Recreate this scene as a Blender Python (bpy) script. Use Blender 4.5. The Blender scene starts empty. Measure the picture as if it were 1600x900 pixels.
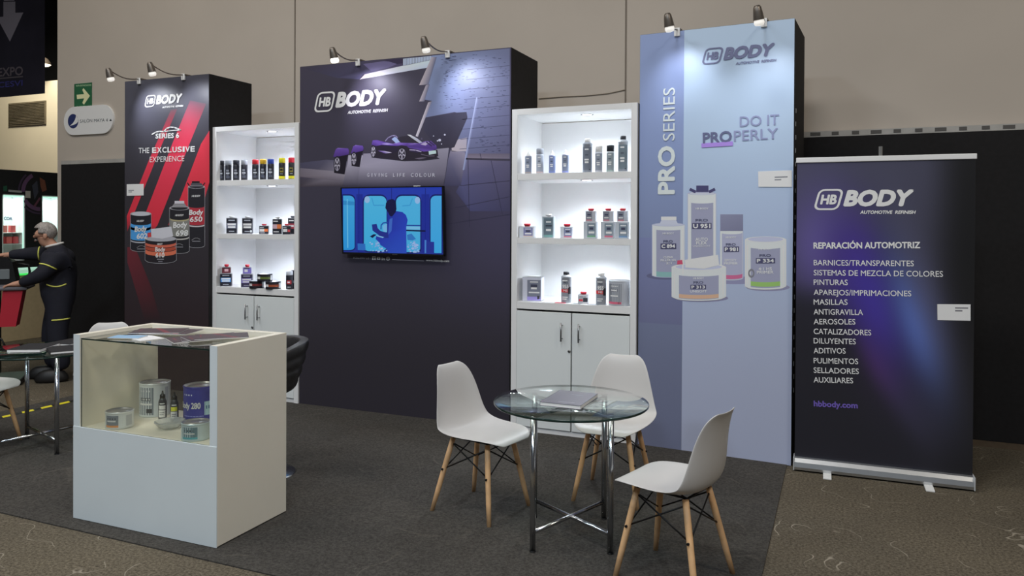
import bpy, bmesh, math, random
from mathutils import Vector, Matrix
random.seed(7)
S = bpy.context.scene
COL = S.collection
PI = math.pi

# ------------------------------------------------------------------ camera
F, YAW, PIT, ROLL, EYE, CY = 1203.4, -.4033, -.0088, .0052, 1.62, 450 - 90.67
fw = Vector((math.sin(YAW) * math.cos(PIT), math.cos(YAW) * math.cos(PIT), math.sin(PIT)))
_r = Vector((math.cos(YAW), -math.sin(YAW), 0)); _u = _r.cross(fw)
RT = _r * math.cos(ROLL) + _u * math.sin(ROLL); UP = -_r * math.sin(ROLL) + _u * math.cos(ROLL)
cam_d = bpy.data.cameras.new('camera'); cam = bpy.data.objects.new('camera', cam_d); COL.objects.link(cam)
cam_d.sensor_width = 36; cam_d.sensor_fit = 'HORIZONTAL'; cam_d.lens = F / 1600 * 36
cam_d.shift_y = -90.67 / 1600; cam_d.clip_end = 200; cam_d.clip_start = .05
M4 = Matrix.Identity(4)
for i, v in enumerate((RT, UP, -fw)):
    for j in range(3): M4[j][i] = v[j]
M4.translation = (0, 0, EYE)
cam.matrix_world = M4
S.camera = cam

# ------------------------------------------------------------------ colour management, world, lights
S.view_settings.view_transform = 'Standard'; S.view_settings.look = 'None'
S.view_settings.exposure = 0.0; S.view_settings.gamma = 1.0; S.view_settings.use_curve_mapping = False
W = bpy.data.worlds.new('hall_world'); S.world = W; W.use_nodes = True
W.node_tree.nodes['Background'].inputs[0].default_value = (.93, .95, 1, 1)
W.node_tree.nodes['Background'].inputs[1].default_value = .06

def area(name, loc, size, watts, col, rot=(0, 0, 0), shape='SQUARE', size_y=None, spread=None):
    l = bpy.data.lights.new(name, 'AREA'); l.energy = watts; l.color = col; l.shape = shape; l.size = size
    if size_y: l.size_y = size_y
    if spread: l.spread = spread
    o = bpy.data.objects.new(name, l); COL.objects.link(o); o.location = loc; o.rotation_euler = rot
    return o
# the hall's high bay lamps, in two rows; the last line adds unseen wall-wash lights
for x, y, z, w, c in [(-5.2, 1.2, 6.6, 98, (1, .98, .95)), (-1.2, 1.2, 6.6, 102, (1, .98, .95)), (3.4, 1.8, 6.6, 128, (1, .92, .8)),
                      (-4.6, -3.4, 6.6, 190, (.74, .87, 1)), (-.6, -3.4, 6.6, 200, (.74, .87, 1)), (3.2, -3.0, 6.6, 95, (.96, .96, 1)),
                      (-6.4, 3.4, 6.6, 62, (1, .95, .87)), (-2.2, 3.6, 6.6, 30, (1, .95, .87)), (-9.8, 3.0, 6.6, 48, (1, .93, .82)), (-14.6, 9.7, 6.2, 210, (1, .94, .8))]:
    area('high_bay_and_wash_light', (x, y, z), 1.1, w, c)

# ------------------------------------------------------------------ helpers
def lin(c):
    return tuple(((v / 255) / 12.92 if v / 255 <= .04045 else ((v / 255 + .055) / 1.055) ** 2.4) for v in c)
K = .56      # how much of a white wall's light reaches the picture: photo colour / K = paint colour
def paint(c, k=None):
    return tuple(min(v / (k or K), .93) for v in lin(c))

MATS = {}
def mat(name, col=(200, 200, 200), rough=.5, metal=0, k=None, spec=None, noise=0, nscale=20, bump=0, bscale=200, emit=None, es=1, coat=0, raw=False):
    if name in MATS: return MATS[name]
    m = bpy.data.materials.new(name); MATS[name] = m; m.use_nodes = True
    nt = m.node_tree; b = nt.nodes['Principled BSDF']
    c = lin(col) if raw else paint(col, k)
    b.inputs['Base Color'].default_value = (*c, 1); b.inputs['Roughness'].default_value = rough; b.inputs['Metallic'].default_value = metal
    if spec is not None: b.inputs['Specular IOR Level'].default_value = spec
    if coat: b.inputs['Coat Weight'].default_value = coat
    if emit is not None:
        b.inputs['Emission Color'].default_value = (*lin(emit), 1); b.inputs['Emission Strength'].default_value = es
    tc = nt.nodes.new('ShaderNodeTexCoord')
    if noise:
        n = nt.nodes.new('ShaderNodeTexNoise'); n.inputs['Scale'].default_value = nscale; n.inputs['Detail'].default_value = 5
        r = nt.nodes.new('ShaderNodeValToRGB')
        r.color_ramp.elements[0].position = .3; r.color_ramp.elements[1].position = .7
        r.color_ramp.elements[0].color = (*[v * (1 - noise) for v in c], 1); r.color_ramp.elements[1].color = (*[min(v * (1 + noise), 1) for v in c], 1)
        nt.links.new(tc.outputs['Object'], n.inputs['Vector']); nt.links.new(n.outputs['Fac'], r.inputs['Fac']); nt.links.new(r.outputs['Color'], b.inputs['Base Color'])
    if bump:
        n2 = nt.nodes.new('ShaderNodeTexNoise'); n2.inputs['Scale'].default_value = bscale
        bp = nt.nodes.new('ShaderNodeBump'); bp.inputs['Strength'].default_value = bump; bp.inputs['Distance'].default_value = .01
        nt.links.new(tc.outputs['Object'], n2.inputs['Vector']); nt.links.new(n2.outputs['Fac'], bp.inputs['Height']); nt.links.new(bp.outputs['Normal'], b.inputs['Normal'])
    return m

def print_mat(name, rough=.5, emission=0, spec=.5):
    m = bpy.data.materials.new(name); m.use_nodes = True; nt = m.node_tree; b = nt.nodes['Principled BSDF']
    a = nt.nodes.new('ShaderNodeAttribute'); a.attribute_name = 'Ink'
    b.inputs['Roughness'].default_value = rough; b.inputs['Specular IOR Level'].default_value = spec
    if emission:
        b.inputs['Base Color'].default_value = (.01, .01, .01, 1)
        nt.links.new(a.outputs['Color'], b.inputs['Emission Color']); b.inputs['Emission Strength'].default_value = emission
    else: nt.links.new(a.outputs['Color'], b.inputs['Base Color'])
    return m

def glass_mat(name, tint=(.93, .97, .95), ior=1.5, gain=1.0):
    m = bpy.data.materials.new(name); m.use_nodes = True; nt = m.node_tree; nt.nodes.clear()
    out = nt.nodes.new('ShaderNodeOutputMaterial'); mx = nt.nodes.new('ShaderNodeMixShader'); t = nt.nodes.new('ShaderNodeBsdfTransparent')
    g = nt.nodes.new('ShaderNodeBsdfGlossy'); lw = nt.nodes.new('ShaderNodeLayerWeight'); lw.inputs['Blend'].default_value = .5; pw = nt.nodes.new('ShaderNodeMath'); pw.operation = 'POWER'; pw.inputs[1].default_value = 4.2; mr = nt.nodes.new('ShaderNodeMapRange'); mr.inputs['To Min'].default_value = .045 * gain; mr.inputs['To Max'].default_value = 1.0; mu = nt.nodes.new('ShaderNodeMath'); mu.operation = 'MULTIPLY'
    t.inputs[0].default_value = (*tint, 1); g.inputs['Roughness'].default_value = .01; g.inputs[0].default_value = (1, 1, 1, 1); mu.inputs[1].default_value = 1.0
    nt.links.new(lw.outputs['Facing'], pw.inputs[0]); nt.links.new(pw.outputs[0], mr.inputs['Value']); nt.links.new(mr.outputs[0], mu.inputs[0]); nt.links.new(mu.outputs[0], mx.inputs[0]); nt.links.new(t.outputs[0], mx.inputs[1]); nt.links.new(g.outputs[0], mx.inputs[2]); nt.links.new(mx.outputs[0], out.inputs[0])
    return m

class MB:
    """collects shapes into one bmesh, then links them as ONE mesh object"""
    def __init__(s): s.bm = bmesh.new()
    def _mark(s, faces, m, smooth):
        for f in faces: f.material_index = m; f.smooth = smooth
    def box(s, c, d, rz=0, bev=0, m=0, rot=None):
        t = bmesh.new(); bmesh.ops.create_cube(t, size=1)
        for v in t.verts: v.co = Vector((v.co.x * d[0], v.co.y * d[1], v.co.z * d[2]))
        if bev: bmesh.ops.bevel(t, geom=t.edges[:], offset=bev, segments=2, affect='EDGES', profile=.5)
        R = rot or Matrix.Rotation(rz, 3, 'Z')
        s._merge(t, lambda co: R @ co + Vector(c), m, False); return s
    def _merge(s, t, fn, m, smooth):
        mp = {v: s.bm.verts.new(fn(v.co)) for v in t.verts}
        for f in t.faces:
            try: nf = s.bm.faces.new([mp[v] for v in f.verts])
            except ValueError: continue
            nf.material_index = m; nf.smooth = smooth
        t.free()
    def quad(s, p, m=0, smooth=False):
        f = s.bm.faces.new([s.bm.verts.new(Vector(q)) for q in p]); f.material_index = m; f.smooth = smooth; return s
    def lathe(s, prof, seg=24, c=(0, 0, 0), m=0, mtx=None, mats=None, smooth=True):
        rings = []; c = Vector(c)
        for r, z in prof:
            if r < 1e-6: rings.append([s.bm.verts.new(c + (mtx @ Vector((0, 0, z)) if mtx else Vector((0, 0, z))))])
            else:
                ring = []
                for i in range(seg):
                    a = 2 * PI * i / seg; p = Vector((r * math.cos(a), r * math.sin(a), z)); ring.append(s.bm.verts.new(c + (mtx @ p if mtx else p)))
                rings.append(ring)
        for k in range(len(rings) - 1):
            a, b = rings[k], rings[k + 1]; mi = mats[k] if mats else m
            for i in range(seg):
                j = (i + 1) % seg
                if len(a) == 1 and len(b) == 1: break
                if len(a) == 1: f = s.bm.faces.new([a[0], b[j], b[i]])
                elif len(b) == 1: f = s.bm.faces.new([a[i], a[j], b[0]])
                else: f = s.bm.faces.new([a[i], a[j], b[j], b[i]])
                f.material_index = mi; f.smooth = smooth
        return s
    def tube(s, pts, r, seg=10, m=0, cap=True):
        pts = [Vector(p) for p in pts]; n = len(pts); rs = r if isinstance(r, (list, tuple)) else [r] * n
        rings = []; up = None
        for i, p in enumerate(pts):
            d = (pts[min(i + 1, n - 1)] - pts[max(i - 1, 0)]).normalized()
            if up is None: up = Vector((0, 0, 1)) if abs(d.z) < .9 else Vector((1, 0, 0))
            a = d.cross(up).normalized(); b = a.cross(d).normalized(); up = b
            rings.append([s.bm.verts.new(p + (a * math.cos(2 * PI * k / seg) + b * math.sin(2 * PI * k / seg)) * rs[i]) for k in range(seg)])
        for i in range(n - 1):
            for k in range(seg):
                j = (k + 1) % seg; f = s.bm.faces.new([rings[i][k], rings[i][j], rings[i + 1][j], rings[i + 1][k]]); f.material_index = m; f.smooth = True
        if cap:
            f = s.bm.faces.new(rings[0][::-1]); f.material_index = m; f = s.bm.faces.new(rings[-1]); f.material_index = m
        return s
    def prism(s, poly, y0, y1, m=0, plane='xz', bev=0):
        """2-D outline extruded along the third axis"""
        def P(a, b, c): return Vector((a, c, b)) if plane == 'xz' else Vector((a, b, c))
        A = [s.bm.verts.new(P(a, b, y0)) for a, b in poly]; B = [s.bm.verts.new(P(a, b, y1)) for a, b in poly]; n = len(poly)
        fs = [s.bm.faces.new(A), s.bm.faces.new(B[::-1])] + [s.bm.faces.new([A[i], B[i], B[(i + 1) % n], A[(i + 1) % n]]) for i in range(n)]
        for f in fs: f.material_index = m
        return s
    def build(s, name, mats, parent=None, loc=None, rz=0, fix=True):
        me = bpy.data.meshes.new(name)
        if fix: bmesh.ops.recalc_face_normals(s.bm, faces=s.bm.faces[:])
        s.bm.to_mesh(me); s.bm.free()
        for m in (mats if isinstance(mats, (list, tuple)) else [mats]): me.materials.append(m)
        o = bpy.data.objects.new(name, me); COL.objects.link(o)
        if parent: o.parent = parent
        if loc: o.location = loc
        o.rotation_euler.z = rz
        return o

def tag(o, label, cat, group=None, kind=None):
    if label: o['label'] = label
    if cat: o['category'] = cat
    if group: o['group'] = group
    if kind: o['kind'] = kind
    return o
def thing(name, label, cat, loc=(0, 0, 0), rz=0, group=None):
    o = bpy.data.objects.new(name, None); COL.objects.link(o); o.location = loc; o.rotation_euler = (0, 0, rz); o.empty_display_size = .1
    return tag(o, label, cat, group)
def structure(o): o['kind'] = 'structure'; return o
def copy_thing(src, loc, rz, label, group=None):
    def rec(o, parent):
        c = o.copy(); COL.objects.link(c)
        if parent: c.parent = parent
        for ch in [q for q in S.objects if q.parent == o]: rec(ch, c)
        return c
    c = rec(src, None); c.location = loc; c.rotation_euler = (0, 0, rz); c['label'] = label
    if group: c['group'] = group
    return c
def wmat(o):
    m = Matrix.LocRotScale(o.location, o.rotation_euler, None)
    return (wmat(o.parent) @ m) if o.parent else m

# ---- where a sight line meets a plane (used to trace printed graphics onto the panels they are printed on)
def sight(px, py): return fw + RT * ((px - 800) / F) - UP * ((py - CY) / F)
def at(px, py, ax, v):
    d = sight(px, py); i = 'xyz'.index(ax); e = Vector((0, 0, EYE)); return e + d * ((v - e[i]) / d[i])

# ---- lettering: outlines of the built-in font as flat meshes
_TX = {}
def glyphs(body):
    if body in _TX: return _TX[body]
    c = bpy.data.curves.new('tmp', 'FONT'); c.body = body; c.resolution_u = 3
    o = bpy.data.objects.new('tmp', c); COL.objects.link(o)
    dg = bpy.context.evaluated_depsgraph_get(); me = bpy.data.meshes.new_from_object(o.evaluated_get(dg))
    vs = [(v.co.x, v.co.y) for v in me.vertices]; fs = [tuple(p.vertices) for p in me.polygons]
    bpy.data.objects.remove(o); bpy.data.curves.remove(c); bpy.data.meshes.remove(me)
    x0 = min(v[0] for v in vs); x1 = max(v[0] for v in vs)
    vs = [((x - x0) / (x1 - x0), y / .7) for x, y in vs]
    _TX[body] = (vs, fs, (x1 - x0) / .7); return _TX[body]
glyphs('H')

class Art:
    """flat print on the local xz plane of `root` (front = -y): shapes keep their own ink colour"""
    def __init__(s, root, y=0.0, step=.00012):
        s.root = root; s.inv = wmat(root).inverted(); s.y = y; s.step = step
        s.v = []; s.f = []; s.c = []
    def P(s, px, py):
        e = s.inv @ Vector((0, 0, EYE)); d = s.inv.to_3x3() @ sight(px, py); p = e + d * ((s.y - e.y) / d.y); return (p.x, p.z)
    def local(s, pts, ink, L=1, k=None):
        cols = ink if isinstance(ink, list) else [ink] * len(pts); b = len(s.v); y = s.y - L * s.step
        for (x, z), c in zip(pts, cols): s.v.append((x, y, z)); s.c.append((*paint(c, k), 1))
        s.f.append(tuple(range(b, b + len(pts)))); return s
    def poly(s, pts, ink, L=1, k=None): return s.local([s.P(*p) for p in pts], ink, L, k)
    def base(s, x0, x1, z0, z1, nx, nz, fn, L=0, k=None):
        b = len(s.v); y = s.y - L * s.step
        for j in range(nz + 1):
            for i in range(nx + 1):
                u, w = i / nx, j / nz; s.v.append((x0 + (x1 - x0) * u, y, z0 + (z1 - z0) * w)); s.c.append((*paint(fn(u, w), k), 1))
        for j in range(nz):
            for i in range(nx):
                a = b + j * (nx + 1) + i; s.f.append((a, a + 1, a + nx + 2, a + nx + 1))
        return s
    def line(s, pts, w, ink, L=1):
        q = [Vector(s.P(*p)) for p in pts]
        for a, b in zip(q[:-1], q[1:]):
            d = (b - a); n = Vector((-d.y, d.x)).normalized() * w / 2; e = d.normalized() * w * .3
            s.local([tuple(a - e + n), tuple(a - e - n), tuple(b + e - n), tuple(b + e + n)], ink, L)
        return s
    def disc(s, c, rx, ry, ink, L=1, n=28, hole=0, a0=0, a1=2 * PI):
        """ellipse (or ring when hole > 0) with radii in photo pixels"""
        p = [(c[0] + rx * math.cos(a0 + (a1 - a0) * i / n), c[1] + ry * math.sin(a0 + (a1 - a0) * i / n)) for i in range(n + 1)]
        if hole:
            q = [(c[0] + rx * hole * math.cos(a0 + (a1 - a0) * i / n), c[1] + ry * hole * math.sin(a0 + (a1 - a0) * i / n)) for i in range(n + 1)]
            for i in range(n): s.poly([p[i], p[i + 1], q[i + 1], q[i]], ink, L)
        else: s.poly(p[:-1], ink, L)
        return s
    def text(s, body, A, B, C, ink, bold=0, shear=0, L=6, caps=True):
        """baseline from photo point A to B, letter tops at height of C above A"""
        a, b, c = Vector(s.P(*A)), Vector(s.P(*B)), Vector(s.P(*C)); ex = b - a
        ey = c - a; ey = ey - ex * (ey.dot(ex) / ex.dot(ex))
        s.text_local(body, a, ex, ey, ink, bold, shear, L); return s
    def text_local(s, body, a, ex, ey, ink, bold=0, shear=0, L=6):
        vs, fs, asp = glyphs(body); h = ey.length; ux = ex.normalized()
        offs = [(0, 0)] + ([(bold * math.cos(t), bold * math.sin(t)) for t in [i * PI / 4 for i in range(8)]] if bold else [])
        col = (*paint(ink), 1)
        for n, (ox, oz) in enumerate(offs):
            q = len(s.v); y = s.y - L * s.step - n * .00001
            for x, z in vs:
                p = a + ex * x + ey * z + ux * (z * h * shear) + ux * (ox * h) + ey * oz
                s.v.append((p.x, y, p.y)); s.c.append(col)
            s.f += [tuple(i + q for i in f) for f in fs]
    def logo(s, O, T, R, ink, L=6):
        """HB lozenge, BODY and the strap line; O = foot of the B, T = top of the B, R = top right of the Y"""
        o = Vector(s.P(*O)); cap = s.P(*T)[1] - o.y; r = Vector(s.P(*R)); sx = (r.x - o.x) / 3.62
        ex = Vector((1, 0)); U = lambda x, z: (o.x + (x + z * .22) * sx, o.y + z * cap)
        s.text_local('BODY', Vector(U(.02, 0.02)), Vector((3.28 * sx, 0)), Vector((0, cap * .98)), ink, .08, .22 * sx / cap, L)
        s.text_local('AUTOMOTIVE  REFINISH', Vector(U(.98, -.55)), Vector((2.78 * sx, 0)), Vector((0, cap * .21)), ink, .05, .2, L)
        s.text_local('HB', Vector(U(-1.27, .12)), Vector((.8 * sx, 0)), Vector((0, cap * .62)), ink, .06, .18, L)
        def rr(x0, x1, z0, z1, rad):
            out = []
            for cx, cz, a in ((x1 - rad, z1 - rad, 0), (x0 + rad, z1 - rad, PI / 2), (x0 + rad, z0 + rad, PI), (x1 - rad, z0 + rad, 1.5 * PI)):
                out += [(cx + rad * math.cos(a + t * PI / 8), cz + rad * math.sin(a + t * PI / 8)) for t in range(5)]
            return out
        A = rr(-1.58, -.24, -.3, 1.14, .34); B = rr(-1.46, -.36, -.18, 1.02, .24); n = len(A)
        for i in range(n):
            j = (i + 1) % n; s.local([U(*A[i]), U(*A[j]), U(*B[j]), U(*B[i])], ink, L)
        return s
    def build(s, name, m, parent=None):
        me = bpy.data.meshes.new(name); me.from_pydata(s.v, [], s.f); me.update()
        ca = me.color_attributes.new('Ink', 'FLOAT_COLOR', 'POINT')
        for i, c in enumerate(s.c): ca.data[i].color = c
        bm = bmesh.new(); bm.from_mesh(me)
        for f in bm.faces:
            if f.normal.y > 0: f.normal_flip()
        bm.to_mesh(me); bm.free()
        me.materials.append(m); o = bpy.data.objects.new(name, me); COL.objects.link(o); o.parent = parent or s.root
        return o
def mixc(a, b, t): t = max(0, min(1, t)); return tuple(x + (y - x) * t for x, y in zip(a, b))
def sm(a, b, x): t = max(0, min(1, (x - a) / (b - a))); return t * t * (3 - 2 * t)

WHITE = mat('white_laminate', (192, 196, 204), .4, noise=.02, nscale=3)
WARM_LIT = mat('warm_lit_laminate', (190, 185, 172), .42, noise=.02, nscale=3)  # white counter laminate with the warm side light mixed into its colour
BLACK = mat('black_fabric', (22, 21, 22), .8, noise=.15, nscale=30, spec=.3)
CHROME = mat('chrome', (190, 192, 195), .2, 1, k=1, noise=.02)
STEEL = mat('brushed_steel', (150, 150, 152), .3, 1, k=1, noise=.05)
DARKM = mat('black_metal', (18, 18, 19), .4, .3, noise=.05)
INK = print_mat('printed_fabric', .42, spec=.45)
INKFLAT = print_mat('printed_sticker', .55)

# ------------------------------------------------------------------ the hall
def carpet_mat(name, a, b, scratch, sscale=2.2, bump=.25):
    m = bpy.data.materials.new(name); m.use_nodes = True; nt = m.node_tree; N = nt.nodes; Lk = nt.links; p = N['Principled BSDF']
    p.inputs['Roughness'].default_value = .95; p.inputs['Specular IOR Level'].default_value = .15
    tc = N.new('ShaderNodeTexCoord')
    def noise(sc, det=4, rough=.6):
        n = N.new('ShaderNodeTexNoise'); n.inputs['Scale'].default_value = sc; n.inputs['Detail'].default_value = det; n.inputs['Roughness'].default_value = rough
        Lk.new(tc.outputs['Object'], n.inputs['Vector']); return n
    n1 = noise(70, 3, .8); n2 = noise(1.3, 4)
    r = N.new('ShaderNodeValToRGB'); r.color_ramp.elements[0].position = .36; r.color_ramp.elements[1].position = .66
    r.color_ramp.elements[0].color = (*paint(a), 1); r.color_ramp.elements[1].color = (*paint(b), 1); Lk.new(n1.outputs['Fac'], r.inputs['Fac'])
    r2 = N.new('ShaderNodeValToRGB'); r2.color_ramp.elements[0].position = .3; r2.color_ramp.elements[1].position = .75
    r2.color_ramp.elements[0].color = (.86, .86, .86, 1); r2.color_ramp.elements[1].color = (1.12, 1.1, 1.06, 1); Lk.new(n2.outputs['Fac'], r2.inputs['Fac'])
    mu = N.new('ShaderNodeMixRGB'); mu.blend_type = 'MULTIPLY'; mu.inputs[0].default_value = 1; Lk.new(r.outputs[0], mu.inputs[1]); Lk.new(r2.outputs[0], mu.inputs[2])
    # thin pale scuff lines, broken up by a second noise
    ns = noise(sscale, 1.5, .45); s1 = N.new('ShaderNodeMath'); s1.operation = 'SUBTRACT'; s1.inputs[1].default_value = .5; Lk.new(ns.outputs['Fac'], s1.inputs[0])
    ab = N.new('ShaderNodeMath'); ab.operation = 'ABSOLUTE'; Lk.new(s1.outputs[0], ab.inputs[0])
    lt = N.new('ShaderNodeMapRange'); lt.inputs['From Min'].default_value = .0048; lt.inputs['From Max'].default_value = .0016; Lk.new(ab.outputs[0], lt.inputs['Value'])
    nm = noise(3.1, 3); gt = N.new('ShaderNodeMapRange'); gt.inputs['From Min'].default_value = .48; gt.inputs['From Max'].default_value = .6; Lk.new(nm.outputs['Fac'], gt.inputs['Value'])
    ml = N.new('ShaderNodeMath'); ml.operation = 'MULTIPLY'; Lk.new(lt.outputs[0], ml.inputs[0]); Lk.new(gt.outputs[0], ml.inputs[1])
    m3 = N.new('ShaderNodeMath'); m3.operation = 'MULTIPLY'; m3.inputs[1].default_value = scratch; Lk.new(ml.outputs[0], m3.inputs[0])
    mx = N.new('ShaderNodeMixRGB'); Lk.new(m3.outputs[0], mx.inputs[0]); Lk.new(mu.outputs[0], mx.inputs[1]); mx.inputs[2].default_value = (*paint((150, 142, 128)), 1)
    Lk.new(mx.outputs[0], p.inputs['Base Color'])
    bp = N.new('ShaderNodeBump'); bp.inputs['Strength'].default_value = bump; bp.inputs['Distance'].default_value = .01; Lk.new(n1.outputs['Fac'], bp.inputs['Height']); Lk.new(bp.outputs[0], p.inputs['Normal'])
    return m
FLOOR_M = carpet_mat('hall_carpet_brown', (54, 49, 41), (94, 87, 75), .5, 3.4)
BOOTH_M = carpet_mat('booth_carpet_charcoal', (43, 41, 39), (65, 63, 60), .05, 1.1, .2)
WALL_M = mat('painted_beige_wall', (155, 147, 138), .8, noise=.035, nscale=1.2, spec=.25)
FARW_M = mat('painted_cream_wall', (172, 163, 142), .8, noise=.03, nscale=1.5, spec=.25)
DARKC = mat('dark_roof', (10, 10, 11), .9)

structure(MB().box((-5, 2, -.05), (30, 26, .1)).build('floor', FLOOR_M))
structure(MB().box((-3.42, 4.45, .003), (6.2, 3.3, .006)).build('floor_booth_carpet', BOOTH_M))
structure(MB().box((-1.5, 6.75, 3.5), (14.94, .3, 7)).build('wall_back', WALL_M))
structure(MB().box((-16, 11.2, 2.275), (20, .3, 4.55)).build('wall_far', FARW_M))
structure(MB().box((-5, 2, 7.05), (30, 26, .1)).build('ceiling', DARKC))
structure(MB().box((-16, 13, 3.5), (20, .2, 7)).build('wall_void', DARKC))
JOINT = mat('wall_joint', (96, 88, 80), .9)
for i, x in enumerate((-5.321, -1.742, 1.84)):
    structure(MB().box((x, 6.598, 3.5), (.012, .008, 7)).build('trim_%d' % (i + 1), JOINT))

# black modular partition with its pale top rail
pt = thing('partition_wall', 'low black cloth-covered partition with pale top rail along the beige hall wall', 'partition', (-8.83, 6.545, 0))
MB().box((5.9, .02, 1.18), (11.8, .04, 2.27)).build('cloth_panel', BLACK, pt)
RAIL = mat('rail_grey', (142, 140, 136), .55, noise=.1, nscale=8)
MB().box((5.9, .02, 2.335), (11.8, .045, .045)).build('top_rail', RAIL, pt)
rr = MB()
for k in range(34):
    x = 6.9 + k * .145; rr.box((x, -.004, 2.337), (.05 if k % 3 else .075, .004, .026), m=0)
rr.build('rail_slot', mat('slot_dark', (72, 70, 68), .8), pt)
MB().box((5.9, .02, .022), (11.8, .05, .043)).build('bottom_rail', mat('wood_rail', (74, 62, 48), .7, noise=.3, nscale=9), pt)

# ------------------------------------------------------------------ printed display towers
def tower(name, label, p0, w, d, h, rz, side=BLACK):
    t = thing(name, label, 'display tower', p0, rz, 'printed fabric display towers')
    MB().box((w / 2, d / 2 + .002, h / 2), (w, d, h), bev=.006).build('frame_box', side, t)
    return t
T1 = tower('display_tower', 'dark tower with red diagonal stripes and printed cans, leftmost of the three', (-6.516, 5.503, 0), 1.091, .565, 3.0, 0)
T2 = tower('display_tower', 'wide dark purple tower printed with a violet sports car, carrying the television', (-4.426, 5.556, 0), 2.043, .57, 3.0, 0)
T3 = tower('display_tower', 'pale blue-grey tower lettered PRO SERIES behind the seating group', (-1.3596, 5.5453, 0), 1.0708, .575, 3.0, -.0646)

def can_print(a, x0, x1, y0, y1, ry, body, L, bands=(), edge=None, label=None, top=None, ew=1.0):
    """a drawn can: straight sides, elliptic foot, bands that follow the foot's curve"""
    cx, rx = (x0 + x1) / 2, (x1 - x0) / 2
    def arc(y, n=12, xa=None, xb=None):
        xa = x0 if xa is None else xa; xb = x1 if xb is None else xb
        out = []
        for i in range(n + 1):
            x = xa + (xb - xa) * i / n; out.append((x, y + ry * math.sqrt(max(0, 1 - ((x - cx) / rx) ** 2))))
        return out
    a.poly([(x0, y0), (x1, y0)] + arc(y1 - ry)[::-1], body, L)
    if label: a.poly(arc(label[2], 10, label[0], label[1]) + arc(label[3] - ry, 10, label[0], label[1])[::-1], label[4], L + 1)
    for ya, yb, c in bands:
        xa, xb = (label[0], label[1]) if label else (x0 + .6, x1 - .6)
        a.poly(arc(ya - ry, 12, xa, xb) + arc(yb - ry, 12, xa, xb)[::-1], c, L + 2)
    a.disc((cx, y0), rx, ry * .9, top or body, L + 1)
    if edge:
        for x in (x0, x1): a.line([(x, y0), (x, y1 - ry)], .004 * ew, edge, L + 3)
        a.line(arc(y1 - ry), .004 * ew, edge, L + 3); a.disc((cx, y0), rx, ry * .9, edge, L + 3, hole=.86)

# --- tower with the red stripes
a = Art(T1)
a.base(.003, 1.088, .003, 2.997, 14, 30, lambda u, w: mixc(mixc((43, 34, 38), (46, 43, 48), sm(.15, .5, w)), (66, 66, 76), sm(.55, .95, w) * (1 - .3 * u)))  # grey lamp glare towards the top is mixed into the ink
R1, R2 = (196, 50, 66), (112, 46, 62)
a.poly([(267, 172), (277, 170), (252, 228), (232, 252)], [(90, 56, 68), (84, 52, 64), (200, 52, 70), (200, 52, 70)], 1)
a.poly([(232, 252), (252, 228), (209, 335), (199, 362), (198, 338)], [(200, 52, 70), (200, 52, 70), (190, 48, 62), (120, 40, 50), (180, 46, 60)], 1)
a.poly([(297, 157), (322, 162), (296, 225), (269, 225)], [(84, 58, 70), (80, 58, 68), (205, 54, 76), (205, 54, 76)], 1)
a.poly([(269, 225), (296, 225), (246, 352), (238, 362), (221, 350)], [(205, 54, 76), (205, 54, 76), (186, 46, 60), (120, 38, 48), (186, 46, 60)], 1)
a.poly([(327.2, 204), (327.2, 285), (314, 330), (300, 352), (262, 352), (277, 322), (314, 225)], [(160, 46, 60), (178, 48, 60), (130, 42, 52), (100, 38, 46), (120, 40, 50), (186, 48, 62), (186, 50, 66)], 1)
a.poly([(199, 386), (211, 386), (237, 450), (251, 500), (226, 500), (199, 410)], [(96, 40, 48), (92, 38, 46), (62, 34, 40), (44, 33, 37), (44, 33, 37), (90, 38, 46)], 1)
G = (150, 150, 156)
can_print(a, 294, 320, 292, 387, 3, (36, 35, 40), 2, [(325, 352, (150, 46, 56)), (353, 355, (170, 165, 168))], G, ew=.9)
a.poly([(297, 292), (299, 286), (315, 286), (318, 292)], (70, 68, 74), 4); a.poly([(300, 286), (300, 283), (312, 283), (312, 286)], (32, 30, 34), 4); a.line([(296, 290), (293, 286)], .012, (34, 32, 36), 5); a.line([(317, 290), (320, 286)], .012, (34, 32, 36), 5)
can_print(a, 265, 296, 325, 396, 4, (34, 34, 38), 7, [(344, 346, (150, 142, 110)), (346, 370, (112, 112, 108)), (373, 375, (160, 158, 155))], G, ew=.9)
a.poly([(268, 324), (273, 317), (288, 317), (293, 324)], (120, 118, 122), 9); a.poly([(273, 318), (273, 314), (288, 314), (288, 318)], (176, 174, 182), 10)
can_print(a, 204, 236.5, 334, 393, 4, (34, 34, 40), 12, [(352, 376, (66, 134, 200)), (357, 361, (44, 92, 160)), (378, 380, (150, 150, 158))], G, top=(168, 170, 178), ew=.9)
can_print(a, 227, 276, 373, 411.5, 5, (36, 33, 38), 17, [(383, 387, (176, 88, 70)), (388, 393, (150, 66, 50)), (394, 400, (186, 98, 74))], G, top=(150, 150, 158), ew=.9)
a.poly([(237, 371), (236, 358), (268, 354), (271, 369), (254, 373)], (178, 178, 186), 22); a.poly([(231, 371), (231, 364), (236, 363), (237, 370)], (176, 60, 60), 22)
tw = (206, 206, 214)
a.text('Body', (296, 335.5), (317, 335), (296, 328), tw, .05, .15, 24); a.text('650', (297, 346.5), (316, 346), (297, 339), tw, .05, .15, 24)
a.text('Body', (271, 356), (292, 355), (271, 347.5), tw, .05, .15, 24); a.text('698', (275, 368.5), (293.5, 368), (275, 360), tw, .05, .15, 24)
a.text('Body', (211, 362), (229, 361), (211, 354), tw, .05, .15, 24); a.text('602', (214, 373), (230, 372.5), (214, 365), tw, .05, .15, 24)
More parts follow.
